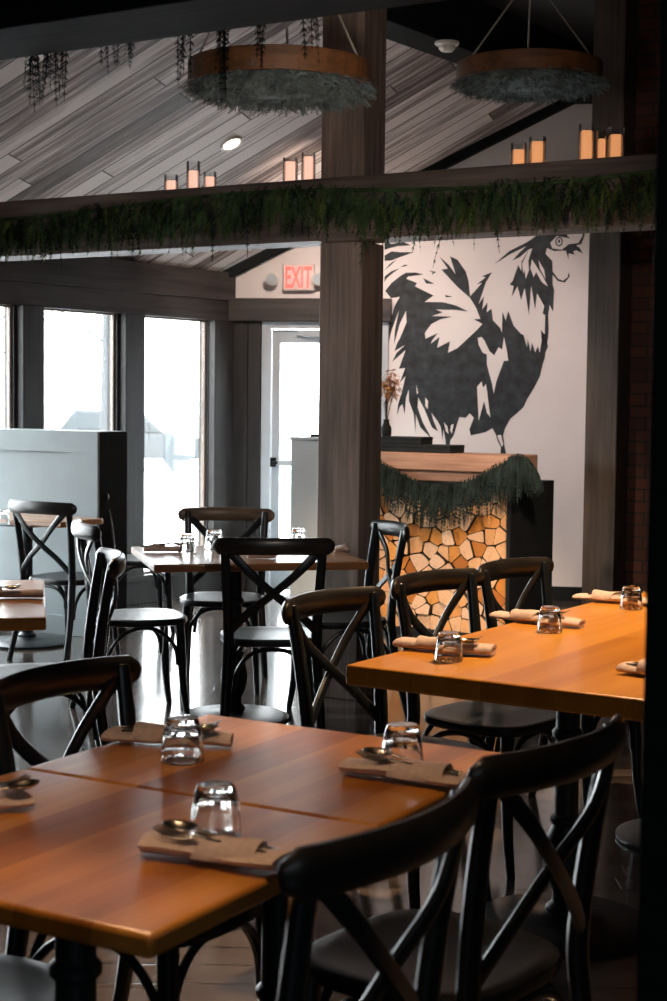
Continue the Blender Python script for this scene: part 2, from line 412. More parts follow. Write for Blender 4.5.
mb = MB(); mb.box(((x0+x1)/2, -.0, .98), (x1-x0-.06, .025, .045)); mb.build('push_bar', M['frame'], leaf, bevel=.004)
mb = MB(); mb.box(((x0+x1)/2, 0, 1.955), (.42, .05, .04)); mb.tube([(x0+.25, -.02, 1.93), (x0+.5, -.05, 1.93)], .007, 6); mb.build('door_closer', M['frame'], leaf, bevel=.003)

# ---- roof: sloping plank ceiling, ridge, rafters
A1 = Vector((-.80, 11.80, 2.40)); R1 = Vector((1.69, 11.47, 3.65))
ud = -wd; ud = Vector((ud.x, ud.y, 0)).normalized()                    # toward the back, parallel to window wall
nr = Vector((ud.y, -ud.x, 0))                                          # across the roof, to the right
run = (R1-A1).dot(nr); rise = R1.z-A1.z
ctr = R1 - nr*run; ctr.z = A1.z
bk = 1.2; ln = 21
xdir = (nr*run + Vector((0, 0, rise))).normalized(); SL = sqrt(run*run+rise*rise)
# planks run parallel to the back wall's rake: local X is that direction within the plane
rk = (R1-A1).normalized()
nrm = xdir.cross(ud).normalized()
if nrm.z > 0: nrm = -nrm
rk = (rk*.68 + xdir*.32).normalized(); yy = nrm.cross(rk).normalized()
Mx = Matrix((rk, yy, rk.cross(yy))).transposed()
def loc2(p): return Mx.inverted() @ (p - A1)
E0 = ctr + ud*bk - xdir*.25; E1 = ctr - ud*ln - xdir*.25; G1 = E1 + xdir*(SL+.25); G0 = E0 + xdir*(SL+.25)
up_ = -nrm*.06
mb = MB(); q = [loc2(p) for p in (E0, E1, G1, G0)] + [loc2(p+up_) for p in (E0, E1, G1, G0)]
mb.add(q, [(0, 1, 2, 3), (7, 6, 5, 4), (0, 4, 5, 1), (1, 5, 6, 2), (2, 6, 7, 3), (3, 7, 4, 0)])
o = struct('ceiling', mb, M['ceiling'], smooth=False); o.matrix_world = Matrix.Translation(A1) @ Mx.to_4x4()
# flat ceiling over the rest of the room, its unlit darkness put into the colour
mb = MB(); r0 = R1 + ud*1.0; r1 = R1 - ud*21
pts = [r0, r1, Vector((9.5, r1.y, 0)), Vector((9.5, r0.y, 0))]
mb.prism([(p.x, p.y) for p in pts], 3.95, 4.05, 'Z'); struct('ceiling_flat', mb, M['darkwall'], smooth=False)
# ridge beam
ra = atan2(-ud.y, -ud.x)
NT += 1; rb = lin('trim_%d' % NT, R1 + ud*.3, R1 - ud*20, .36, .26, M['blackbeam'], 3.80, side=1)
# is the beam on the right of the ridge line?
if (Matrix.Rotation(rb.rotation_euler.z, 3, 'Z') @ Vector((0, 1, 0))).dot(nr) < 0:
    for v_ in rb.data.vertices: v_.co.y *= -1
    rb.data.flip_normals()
# rake rafter against the white wall
NT += 1; rkw = (R1-A1).normalized(); Mr = Matrix((rkw, (-bn - rkw*(-bn).dot(rkw)).normalized(), Vector((0,0,1)))).transposed(); Mr.col[2] = rkw.cross(Mr.col[1])
mb = MB(); L = (R1-A1).length
mb.box((L/2-.05, 0, .02), (L+.3, .10, .12))
o = struct('trim_%d' % NT, mb, M['blackbeam'], bevel=.004, smooth=False); o.matrix_world = Matrix.Translation(A1 + bn*.05) @ Mr.to_4x4()

# ---- posts and beams on the u/v grid
def post(name, p, w, d, z1, mat, z0=0, label=None, ang=UA):
    mb = MB(); mb.box((w/2, d/2, (z1-z0)/2), (w, d, z1-z0))
    o = mb.build(name, mat, None, bevel=.006, smooth=False); o.location = (p[0], p[1], z0); o.rotation_euler = (0, 0, ang); return o
BP = Vector((.013, 7.42, 0))                     # point on the garland beam's front face
BZ0, BZ1, BD = 2.205, 2.50, .22
PP = atz(320.5, 700, 0); PP.y += .08
NT += 1; post('trim_%d' % NT, (PP.x-.028, PP.y+.02), .235, .215, BZ0, M['post'])['kind'] = 'structure'
NT += 1; post('trim_%d' % NT, (PP.x-.028, PP.y+.02), .235, .215, 3.9, M['post'], BZ1)['kind'] = 'structure'
def along(px, P0, D=U):
    d = ray(px, 400); A = Matrix(((D.x, -d.x), (D.y, -d.y))); s = A.inverted() @ Vector((-P0.x, -P0.y)); return P0 + D*s[0]
NT += 1; bm_ = lin('trim_%d' % NT, BP - U*4.2, BP + U*2.3, BZ1-BZ0, BD, M['beam'], (BZ0+BZ1)/2)
B1 = Vector((-.72, 3.36, 0))
NT += 1; lin('trim_%d' % NT, B1 - U*2.6, B1 + U*3.6, .34, .235, M['blackbeam'], 2.22+.17)
# right rear post, brick pier, near dark post
RP = atY(585.5, 400, 9.35)
NT += 1; post('trim_%d' % NT, (RP.x, RP.y), .20, .2, 3.9, M['brownpost'], 0)['kind'] = 'structure'
BR = atY(613, 400, 9.5)
mb = MB(); mb.box((1.6, .1, 1.98), (3.2, .2, 3.96)); struct('wall_brick', mb, M['brick'], loc=(BR.x, BR.y, 0), rz=UA, smooth=False)
NP = atY(648.5, 420, 1.75)
NT += 1; post('trim_%d' % NT, (NP.x, NP.y), .25, .2, 3.9, M['blackbeam'], 0)['kind'] = 'structure'
# enclosing walls
fe = CR + wd*WL
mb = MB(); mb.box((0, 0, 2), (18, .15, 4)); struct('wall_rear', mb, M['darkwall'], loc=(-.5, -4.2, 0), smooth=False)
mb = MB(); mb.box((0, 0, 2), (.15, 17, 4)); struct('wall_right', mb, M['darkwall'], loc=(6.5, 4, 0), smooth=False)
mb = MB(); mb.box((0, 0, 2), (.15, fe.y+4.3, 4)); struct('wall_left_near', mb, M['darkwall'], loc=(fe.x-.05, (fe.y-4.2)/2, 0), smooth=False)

# ---- half-height divider on the left
DE = atY(99.5, 500, 9.35); DZ = atY(99.5, 431.5, 9.35).z
mb = MB(); L = .90; T = .27
mb.box((-L/2, T/2, DZ/2), (L, T, DZ))
div = mb.build('half_wall', [M['divider'], M['blackmatte']], None, bevel=.004, smooth=False)
for p in div.data.polygons:
    if p.normal.x > .9: p.material_index = 1
div.location = (DE.x, DE.y, 0); div.rotation_euler = (0, 0, UA)
div['kind'] = 'structure'; div.name = 'trim_%d' % (NT+1); NT += 1
def dbox(name, x0, x1, z0, z1, t, mat):
    mb = MB(); mb.box(((x0+x1)/2, -t/2, (z0+z1)/2), (x1-x0, t, z1-z0)); o = mb.build(name, mat, div, bevel=.002, smooth=False)
dbox('top_rail', -L, 0, DZ-.13, DZ, .018, M['divider']); dbox('end_stile', -.22, 0, .12, DZ-.13, .018, M['divider'])
dbox('baseboard', -L, 0, 0, .12, .024, M['divider'])

# ------------------------------------------------------------------ chair
def make_chair():
    t = empty('cross_back_chair')
    Lk = M['black']
    # seat
    n = 40; pts = []
    for k in range(n):
        a = 2*pi*k/n; c, s_ = cos(a), sin(a)
        r = 1/((abs(c)**3.4+abs(s_)**3.4)**(1/3.4))
        y = s_*r*.205; wv = .215 - .022*(1 if y < 0 else 0)*(-y/.205)
        pts.append((c*r*wv, y))
    mb = MB(); prof = [(.90, .425), (.985, .43), (1.0, .442), (.985, .455), (.94, .459), (.80, .455), (.45, .451)]
    vs = []; fs = []
    for sc, z in prof: vs += [(x*sc, y*sc, z) for x, y in pts]
    for i in range(len(prof)-1):
        for k in range(n): fs.append((i*n+k, i*n+(k+1) % n, (i+1)*n+(k+1) % n, (i+1)*n+k))
    fs.append(tuple(range(n-1, -1, -1))); fs.append(tuple((len(prof)-1)*n+k for k in range(n)))
    mb.add(vs, fs); mb.build('seat', M['seat'], t)
    for s in (-1, 1):
        mb = MB(); mb.tube([(s*.205, -.275, 0), (s*.195, -.225, .20), (s*.183, -.195, .40), (s*.182, -.192, .50), (s*.190, -.208, .66), (s*.200, -.236, .84), (s*.202, -.241, .868)],
                [.015, .0175, .0205, .0205, .019, .017, .014], 10, (1, 1.1), (1, 0, 0), 5)
        mb.build('back_post', Lk, t)
        mb = MB(); mb.tube([(s*.165, .150, .43), (s*.172, .158, .28), (s*.178, .165, .14), (s*.186, .185, 0)], [.0215, .0205, .017, .0135], 10, None, (1, 0, 0), 4)
        mb.build('front_leg', Lk, t)
        # crossed back braces
        mb = MB(); mb.tube([(s*.185, -.248, .835), (s*.10, -.262, .745), (0, -.243+s*.006, .655), (-s*.10, -.222, .575), (-s*.18, -.200, .495)], [.0155, .014, .0135, .014, .0145], 8, (1.25, .62), (0, 1, 0), 5)
        mb.build('cross_brace', Lk, t)
        # bent side hoops under the seat
        mb = MB(); pp = [(s*.186, -.185, .245), (s*.183, -.165, .33), (s*.178, -.105, .395), (s*.172, -.02, .418), (s*.170, .06, .398), (s*.172, .125, .33), (s*.172, .140, .245)]
        mb.tube(pp, .0095, 8, None, (1, 0, 0), 4); mb.build('side_hoop', Lk, t)
    for y, n_ in ((.152, 'front_hoop'), (-.192, 'rear_hoop')):
        mb = MB(); pp = [(-.158, y, .245), (-.145, y, .33), (-.09, y, .398), (0, y, .418), (.09, y, .398), (.145, y, .33), (.158, y, .245)]
        mb.tube(pp, .0095, 8, None, (0, 1, 0), 4); mb.build(n_, Lk, t)
    # curved top rail
    mb = MB(); P = []; rr = []
    K = 22
    for i in range(K+1):
        u = -1+2*i/K; x = .245*u; y = -.292 + .062*u*u; z = .850 + .004*(1-u*u)
        e = min(1, (1-abs(u))/.12); P.append((x, y, z)); rr.append(.036*(.55+.45*sqrt(max(0, 1-(1-e)**2))) if e < 1 else .036)
    P = [(-.2495, -.2285, .849)] + P + [(.2495, -.2285, .849)]; rr = [.008] + rr + [.008]
    # wide face vertical
    mb.tube(P, rr, 14, (.46, 1.0)); mb.build('top_rail', M['rail'], t)
    return t
chair0 = make_chair(); used = [False]
RAIL = .27
def chair(rail, face, label, group='black cross-back chairs'):
    # rail: plan position of the middle of the top rail; face: heading in degrees from +Y, clockwise
    f = Vector((sin(R(face)), cos(R(face)), 0)); loc = Vector((rail[0], rail[1], 0)) + f*RAIL; rz = -R(face)
    if not used[0]:
        used[0] = True; c = chair0; c.location = loc; c.rotation_euler = (0, 0, rz); tag(c, label, 'chair', group); return c
    return dup(chair0, loc, rz, label, group)

chair((.108, 2.075), -57, 'black cross-back chair nearest the camera, its curved rail below the joined tables')
chair((.402, 2.575), -52, 'black cross-back chair at lower right, drawn up to the joined brown tables')
chair((-.578, 3.175), 120, 'black cross-back chair at lower left, its wide rail beside the joined brown tables')
chair((-.874, 2.64), 120, 'black chair showing only its seat edge under the bottom left corner of the near table')
chair((-.02, 4.52), 126, 'black cross-back chair in the middle, at the near left end of the thick orange table')
chair((.315, 5.08), 129, 'black cross-back chair before the stacked firewood, second along the thick orange table')
chair((.62, 5.50), 128, 'black cross-back chair before the black log cabinet side, farthest along the thick orange table')
chair((-.238, 6.30), -5, 'black cross-back chair seen squarely from behind, in front of the far square table')
chair((-.553, 8.07), 180, 'black chair with brown rail facing us behind the far square table, near the window')
chair((.29, 7.2), -107, 'black cross-back chair seen side-on right of the far square table, beside the thick post')
chair((-1.14, 7.02), 71, 'black chair with pale shining seat on the left side of the far square table')
chair((-.79, 5.62), -104, 'black cross-back chair seen side-on, facing left to the small table at the left edge')
chair((-1.605, 8.42), 33, 'black cross-back chair at far left, its crossed back standing before the grey half wall')
chair((-1.47, 9.62), 74, 'black chair beyond the dark end of the half wall, its seat just showing')
# the brown-railed chair behind the far table
for o in C.objects:
    if o.parent and o.name.startswith('top_rail') and 'brown rail' in str(o.parent.get('label', '')):
        o.data = o.data.copy(); o.data.materials[0] = M['railbrown']; o['label'] = 'brown worn top rail'

# ------------------------------------------------------------------ tables
def make_table(name, label, corner, ang, w, d, th, mat, cols, r=.0, basecol='iron'):
    # corner = near-left corner (plan); local x along the near edge, y away
    t = empty(name, (corner[0], corner[1], 0), ang); tag(t, label, 'table')
    mb = MB(); mb.box((w/2, d/2, .75-th/2), (w, d, th)); mb.build('tabletop', mat, t, bevel=.008, seg=3)
    for (cx, cy) in cols:
        mb = MB(); mb.box((cx, cy, .75-th-.006), (.36, .36, .012)); mb.build('support_plate', M[basecol], t)
        mb = MB(); prof = [(.050, .03), (.052, .055), (.036, .07), (.034, .10), (.050, .13), (.060, .17), (.062, .20), (.052, .25), (.037, .285), (.044, .295), (.044, .305), (.034, .315), (.033, .52), (.042, .53), (.042, .545), (.033, .555), (.033, .69), (.05, .70), (.05, .75-th-.012)]
        mb.lathe(prof, 24, (cx, cy, 0)); mb.build('pedestal_column', M[basecol], t)
        mb = MB(); prof = [(.24, 0), (.25, .004), (.25, .014), (.235, .02), (.15, .026), (.07, .034), (.05, .045)]
        mb.lathe(prof, 40, (cx, cy, 0)); mb.build('round_base', M[basecol], t)
    return t
TW, TDB, TDA = .749, .6055, .618
sl = Vector((-.5723, 2.8739, 0)); ta = R(-29.725); tu = Vector((cos(ta), sin(ta), 0)); tv = Vector((-sin(ta), cos(ta), 0))
make_table('dining_table', 'brown board table in the foreground, nearer half of the joined pair', sl - tv*TDA, ta, TW, TDA-.0015, .034, M['table'], [(TW/2, TDA/2)])
make_table('dining_table', 'brown board table joined to the far side of the foreground table', sl + tv*.0015, ta, TW, TDB, .034, M['table'], [(TW/2, TDB/2)])
ra_ = R(-32.5); rc = Vector((.0354, 4.0657, 0)); ru = Vector((cos(ra_), sin(ra_), 0)); rv = Vector((-sin(ra_), cos(ra_), 0))
make_table('dining_table', 'long thick orange slab table on the right with a row of napkins and glasses', rc, ra_, .86, 2.02, .055, M['slab'], [(.43, .47), (.43, 1.5)])
fa = R(13.99); fc = Vector((-.7525, 6.5183, 0)); fu = Vector((cos(fa), sin(fa), 0)); fv = Vector((-sin(fa), cos(fa), 0))
fa2 = fa
make_table('dining_table', 'square brown table in the middle distance before the windows and the thick post', fc, fa, .939, .836, .036, M['table_far'], [(.42, .40)])
lc = atz(46.3, 617.5, .75); lf_ = atz(44.4, 579.5, .75); la = atan2((lf_-lc).y, (lf_-lc).x)-pi/2; llen = (lf_-lc).length
lu = Vector((cos(la), sin(la), 0)); lv = Vector((-sin(la), cos(la), 0))
make_table('dining_table', 'small orange-brown table cut by the left edge, a napkin near its corner', lc - lu*1.0, la, 1.0, llen, .042, M['slab'], [(.3, llen/2)])
kc = atz(61, 522, .75)
make_table('dining_table', 'narrow dark red-brown table standing against the grey half wall', kc - U*.84, UA, .84, .38, .035, M['table_far'], [(.42, .19)])

# ------------------------------------------------------------------ tableware
def make_tumbler():
    prof = [(.0395, 0), (.0415, .0015), (.0418, .006), (.0400, .030), (.0375, .050), (.0345, .067), (.0315, .078), (.0285, .083), (.020, .0835), (.0001, .0825)]
    inn = [(.0001, .0665), (.022, .0670), (.0275, .063), (.0325, .049), (.0360, .028), (.0378, .010), (.0382, .0015), (.0395, 0)]
    mb = MB(); n = 40; pr = inn + prof[1:]
    mb.lathe(pr, n, (0, 0, 0), lambda a, z: 1-.022*abs(sin(5*a))*(1 if .02 < z < .085 else .3))
    return mb.build('tumbler', M['glass'])
tum0 = make_tumbler(); tu_used = [False]
def tumbler(px, py, label, z=.75, s=1.0):
    p = atz(px, py, z); p.z = z+.0005
    if not tu_used[0]: o = tum0; tu_used[0] = True
    else: o = tum0.copy(); C.objects.link(o)
    o.location = p; o.rotation_euler = (0, 0, random.random()*6); o.scale = (s, s, s)
    tag(o, label, 'glass', 'upturned glass tumblers'); return o
tumbler(215.5, 836, 'upturned glass tumbler behind the nearest napkin on the foreground table')
tumbler(182.5, 761, 'upturned glass tumbler at the left far end of the joined tables')
tumbler(402, 768, 'upturned glass tumbler behind the napkin beside the right-hand chair rails')
tumbler(448.5, 661, 'upturned glass tumbler at the near left corner of the orange table', s=.93)
tumbler(549.5, 632, 'upturned glass tumbler in the middle of the orange table', s=.93)
tumbler(631, 609, 'upturned glass tumbler farthest along the orange table beside the dark post', s=.93)
tumbler(187, 552.5, 'upturned glass tumbler next to the left napkin on the far square table')
tumbler(214, 549, 'upturned glass tumbler by the rail of the chair at the far square table', s=1.1)
tumbler(298, 545.5, 'upturned glass tumbler showing over the middle chair rail, before the pale cabinet')
tumbler(3, 524.5, 'upturned glass tumbler at the left edge, on the table against the half wall')

def make_napkin(seed, L=.22, w=.040, hgt=.0145):
    rnd = random.Random(seed); mb = MB()
    K = 30; path = []
    for k in range(K+1):
        a = -pi*.9 + 2*pi*1.9*k/K; r = .42+.58*k/K
        path.append((w*r*cos(a), hgt*1.05 + hgt*r*sin(a)*.9))
    th = .0016; outl = []; inl = []
    for k, (y, z) in enumerate(path):
        y0, z0 = path[max(0, k-1)]; y1, z1 = path[min(K, k+1)]
        l = math.hypot(y1-y0, z1-z0); nx, nz = -(z1-z0)/l, (y1-y0)/l
        outl.append((y+nx*th, z+nz*th)); inl.append((y-nx*th, z-nz*th))
    prof = outl + inl[::-1]; n = len(prof); NS = 16; vs = []; fs = []
    ph = rnd.random()*6
    for i in range(NS+1):
        u = i/NS; x = -L/2 + L*u
        sw = 1 + .10*sin(ph+u*5) + .10*u; sh = 1 + .12*sin(ph*2+u*7) - .12*abs(u-.5)
        for (y, z) in prof: vs.append((x + .012*(y/w)*(1 if u > .5 else -.5), y*sw + .003*sin(ph+u*9), max(.0006, z*sh)))
    for i in range(NS):
        for k in range(n): fs.append((i*n+k, i*n+(k+1) % n, (i+1)*n+(k+1) % n, (i+1)*n+k))
    for i in (0, NS):
        for k in range(K): fs.append((i*n+k, i*n+k+1, i*n+n-2-k, i*n+n-1-k))
    mb.add(vs, fs)
    # diagonal flap folded over the top
    G = 8; vs = []; fs = []
    for i in range(G+1):
        for j in range(G+1):
            u, v = i/G, j/G; x = -L*.10 + L*.42*u + v*.05*(1-u) - v*.01; y = -w*1.02 + 2.04*w*v
            z = hgt*2.02*(1-(2*v-1)**4*.55)*(1.0+.06*sin(6*u+ph)) + .0075*(1-(2*v-1)**2)
            vs.append((x, y, z))
    o_ = len(vs)
    for i in range(G):
        for j in range(G): a = i*(G+1)+j; fs.append((a, a+1, a+G+2, a+G+1))
    vs2 = [(x, y, z+.0022) for x, y, z in vs]; fs2 = [tuple(k+o_ for k in reversed(f)) for f in fs]
    rim = []
    ring = [i*(G+1) for i in range(G+1)] + [G*(G+1)+j for j in range(1, G+1)] + [i*(G+1)+G for i in range(G-1, -1, -1)] + [j for j in range(G-1, 0, -1)]
    for k in range(len(ring)): a, b = ring[k], ring[(k+1) % len(ring)]; rim.append((a, b, b+o_, a+o_))
    mb.add(vs+vs2, fs+fs2+rim)
    return mb.build('rolled_napkin', M['napkin'])
def place_napkin(p0, p1, label, seed, z=.75, flip=False):
    a, b = atz(*p0, z), atz(*p1, z); L = (b-a).length
    o = make_napkin(seed, L); c = (a+b)/2; an = atan2(b.y-a.y, b.x-a.x) + (pi if flip else 0)
    o.location = (c.x, c.y, z); o.rotation_euler = (0, 0, an); tag(o, label, 'napkin', 'rolled taupe napkins'); return o, c, an, L
def make_fork():
    mb = MB()
    mb.tube([(-.085, 0, 0), (-.03, 0, .001), (.02, 0, .003), (.04, 0, .003)], [.0045, .0035, .0028, .0045], 8, (1.3, .45), (0, 0, 1), 4)
    mb.tube([(.038, 0, .003), (.05, 0, .001), (.064, 0, 0)], [.006, .0115, .0115], 10, (1, .14), (0, 0, 1), 3)
    for k in range(4):
        y = -.009+.006*k; mb.tube([(.062, y, 0), (.08, y, .001), (.098, y*.9, .006)], [.0018, .0016, .0009], 6, (1, .7))
    return mb.build('fork', M['metal'])
def make_spoon():
    mb = MB()
    mb.tube([(-.085, 0, 0), (-.03, 0, .001), (.02, 0, .003), (.045, 0, .004)], [.0045, .0035, .0028, .0035], 8, (1.3, .45), (0, 0, 1), 4)
    G = 12; vs = []; fs = []
    for i in range(G+1):
        for j in range(G+1):
            u, v = i/G, j/G; x = .043+.052*u; hw = .0165*sqrt(max(0, 1-(2*u-1)**2))*(1.1-.15*u)+.0008
            y = hw*(2*v-1); d = max(0, 1-(2*u-1)**2)*(1-(2*v-1)**2)
            vs.append((x, y, .005-.007*d))
    for i in range(G):
        for j in range(G): a = i*(G+1)+j; fs.append((a, a+1, a+G+2, a+G+1))
    mb.add(vs, fs); o = mb.build('spoon', M['metal']); s = o.modifiers.new('thick', 'SOLIDIFY'); s.thickness = .0012; return o
fork0, spoon0 = make_fork(), make_spoon(); fk = [0, 0]
def cutlery(c, an, zt, which, off, label, yaw=0):
    i = 0 if which == 'fork' else 1; src = (fork0, spoon0)[i]
    if fk[i]: o = src.copy(); C.objects.link(o)
    else: o = src
    fk[i] = 1
    d = Vector((cos(an), sin(an), 0)); n_ = Vector((-sin(an), cos(an), 0))
    p = Vector(c) + d*off[0] + n_*off[1]; o.location = (p.x, p.y, zt); o.rotation_euler = (0, -.07, an+yaw); o.scale = (1.12, 1.25, 1.5)
    tag(o, label, which, which+'s tucked in the napkins')
naps = [((146, 852), (291, 872), 'rolled taupe napkin with fork and spoon heads, nearest of all, before its glass', 'nearest napkin on the foreground table', True),
        ((345, 772), (474, 790), 'rolled taupe napkin with dark fork and spoon, reaching under the right-hand chair rails', 'napkin by the right-hand chair rails', True),
        ((112, 741), (232, 747), 'rolled taupe napkin behind the glass at the far left of the joined tables', 'napkin behind the far left glass', False),
        ((-70, 818), (23, 806), 'rolled taupe napkin end poking in from the left edge of the foreground table', 'napkin cut by the left edge', False),
        ((401, 648), (494, 656), 'rolled taupe napkin at the near left corner of the orange table', 'napkin at the near corner of the orange table', False),
        ((498, 619), (582, 628), 'rolled taupe napkin in the middle row of the orange table', 'napkin in the middle of the orange table', False),
        ((579, 600), (655, 606), 'rolled taupe napkin farthest along the orange table', 'farthest napkin on the orange table', False),
        ((626, 673), (700, 682), 'rolled taupe napkin end next to the dark post on the orange table', 'napkin end by the dark post', False),
        ((146, 552), (180, 552), 'rolled brown napkin at the left front of the far square table', 'napkin left on the far square table', False),
        ((247, 559), (275, 559), 'folded napkin seen through the middle chair back on the far square table', None, False),
        ((334, 552), (349, 552), 'short napkin end at the right of the far square table', None, False),
        ((-60, 598), (43, 598), 'rolled napkin with fork and spoon on the small table at the left edge', 'napkin on the left edge table', False)]
for i, (p0, p1, lab, short, left) in enumerate(naps):
    o, c, an, L = place_napkin(p0, p1, lab, 10+i, .75, not left and short is not None)
    if not left and short: an -= pi
    if short:
        a2 = an + pi*(1 if left else 0); zc_ = .75+.0145*2.15
        cutlery(c, a2, zc_, 'fork', (-.012, .013), 'silver fork lying on the '+short, .03)
        cutlery(c, a2, zc_, 'spoon', (-.004, -.015), 'silver spoon lying on the '+short, -.03)

# ------------------------------------------------------------------ foliage tools
def frond(mb, p, d, L, w, droop=.5, leaves=7, rnd=random):
    # drooping spray: a thin spine with paired flat leaflets
    p = Vector(p); d = Vector(d).normalized(); side = d.cross(Vector((0, 0, 1)))
    if side.length < .1: side = Vector((1, 0, 0))
    side.normalize(); side = (Matrix.Rotation(rnd.uniform(-.8, .8), 3, d) @ side)
    pts = []; cur = p.copy(); dd = d.copy(); S = 5
    for i in range(S+1):
        pts.append(cur.copy()); cur = cur + dd*(L/S); dd = (dd + Vector((0, 0, -droop*.35))).normalized()
    sw = w*.10
    for i in range(S):
        a, b = pts[i], pts[i+1]; w0 = sw*(1-i/S*.6)
        mb.add([a-side*w0, a+side*w0, b+side*w0*.8, b-side*w0*.8], [(0, 1, 2, 3)])
    for k in range(leaves):
        t = .12+.86*k/leaves; i = min(S-1, int(t*S)); q = pts[i].lerp(pts[i+1], t*S-i); tg = (pts[i+1]-pts[i]).normalized()
        ll = w*(1.05-.6*t)*rnd.uniform(.75, 1.2)
        for s in (-1, 1):
            ld = (side*s*.62 + tg*.9 + Vector((rnd.uniform(-.15, .15), rnd.uniform(-.15, .15), rnd.uniform(-.25, .05)))).normalized()
            nn_ = tg.cross(ld).cross(ld).normalized()
            hw = ll*.12
            mb.add([q, q+ld*ll*.45+nn_*hw, q+ld*ll, q+ld*ll*.45-nn_*hw], [(0, 1, 2, 3)])

# garland along the big beam
g = MB(); rnd = random.Random(3)
x0 = BP - U*4.1; Ltot = 6.2; nb = -V
cnt = 1900
for i in range(cnt):
    s = Ltot*(i+rnd.random())/cnt; wav = .025*sin(s*2.2)+.015*sin(s*5.3)
    p = x0 + U*s + nb*rnd.uniform(.015, .06) + Vector((0, 0, BZ0+.215+wav+rnd.uniform(-.09, .03)))
    d = Vector((0, 0, -1))*rnd.uniform(.3, 1.3) + nb*rnd.uniform(.05, .5) + U*rnd.uniform(-.8, .8)
    g.cur = rnd.choice((0, 0, 0, 0, 1, 1, 2)) if rnd.random() < .8 else 0
    L = rnd.uniform(.09, .20)*(1.0 if rnd.random() > .05 else 1.5)
    frond(g, p, d, L, rnd.uniform(.022, .042), .8, 7, rnd)
g.cur = 0
g.tube([x0 + U*(Ltot*i/40) + nb*.03 + Vector((0, 0, BZ0+.22+.025*sin(Ltot*i/40*2.2))) for i in range(41)], .01, 6)
g.localise(BP, UA)
o = g.build('cedar_garland', [M['cedar'], M['cedar2'], M['cedarlight']], None, smooth=False, fixn=False); o.location = BP; o.rotation_euler = (0, 0, UA)
tag(o, 'long dark green cedar garland hanging along the front of the big timber beam', 'garland')
# sprigs on the nearest beam (only their tips reach below it)
g = MB()
s0 = B1 + V*.245
for px, n_, L in ((33, 10, .17), (47, 14, .16), (63, 5, .15), (98, 4, .09), (122, 4, .1), (180, 4, .13), (213, 9, .19), (248, 3, .15), (300, 5, .13)):
    q = along(px, s0)
    for k in range(n_):
        frond(g, q + U*rnd.uniform(-.018, .018) + V*rnd.uniform(.0, .03) + Vector((0, 0, 2.255+rnd.uniform(-.01, .03))), (rnd.uniform(-.2, .2), rnd.uniform(-.1, .1), -1), L*rnd.uniform(.6, 1), .018, .5, 7, rnd)
q0 = s0 - U*2.4; 
g.tube([q0 + U*(5.2*i/30) + V*.02 + Vector((0, 0, 2.275+.01*sin(i*1.7))) for i in range(31)], .009, 6)
g.localise(B1, UA)
o = g.build('cedar_garland', [M['cedar2'], M['cedar2'], M['cedar2']], None, smooth=False, fixn=False); o.location = B1; o.rotation_euler = (0, 0, UA)
tag(o, 'thin dark garland whose sprig tips dangle below the nearest black beam at the top', 'garland')

# hanging hoops filled with greenery
def hoop(pxc, pyc, Y, D, label, ap=None, topdy=0, seed=1):
    c = atY(pxc, pyc, Y); t = empty('hanging_hoop', c); tag(t, label, 'hanging decoration', 'round wooden hoops hung with greenery')
    rr = D/2; mb = MB(); n = 56; hh = .085
    prof = [(rr-.018, 0), (rr, 0), (rr, hh), (rr-.018, hh)]
    vs = []; fs = []
    for k in range(n):
        a = 2*pi*k/n
        for r_, z in prof: vs.append((r_*cos(a), r_*sin(a), z))
    for k in range(n):
        for j in range(4): fs.append((k*4+j, k*4+(j+1) % 4, ((k+1) % n)*4+(j+1) % 4, ((k+1) % n)*4+j))
    mb.add(vs, fs); mb.build('wooden_rim', M['hoop'], t, smooth=False)
    r = random.Random(seed); mb = MB(); mb.lathe([(rr-.03, .02), (rr-.03, -.01), (.02, -.035)], 30)
    for i in range(3600):
        a = r.uniform(0, 2*pi); q = rr*sqrt(r.random())*1.0; e = rr*.98
        q = min(q, e)
        frond(mb, (q*cos(a), q*sin(a), r.uniform(-.02, .01)), (cos(a)*.7+r.uniform(-1, 1), sin(a)*.7+r.uniform(-1, 1), r.uniform(-.5, .2)), r.uniform(.025, .06), r.uniform(.010, .020), .3, 4, r)
    mb.build('greenery', M['moss'], t, smooth=False, fixn=False)
    apex = ap
    for a in (R(200), R(340), R(85)):
        mb = MB(); mb.tube([(rr*.97*cos(a), rr*.97*sin(a), .05), apex], .005, 6); mb.build('hanging_rope', M['wire'], t)
    mb = MB(); mb.tube([apex, (apex[0], apex[1], 3.96-c.z)], .005, 6); mb.build('hanging_rope', M['wire'], t)
    return t
hoop(279, 88, 5.9, .68, 'wooden hoop with dense grey-green greenery, the nearer left one across the post', (0, 0, .75), seed=5)
hoop(529, 83, 7.4, .68, 'wooden hoop with dark greenery hung on three ropes, upper right', (0, 0, .50), seed=6)

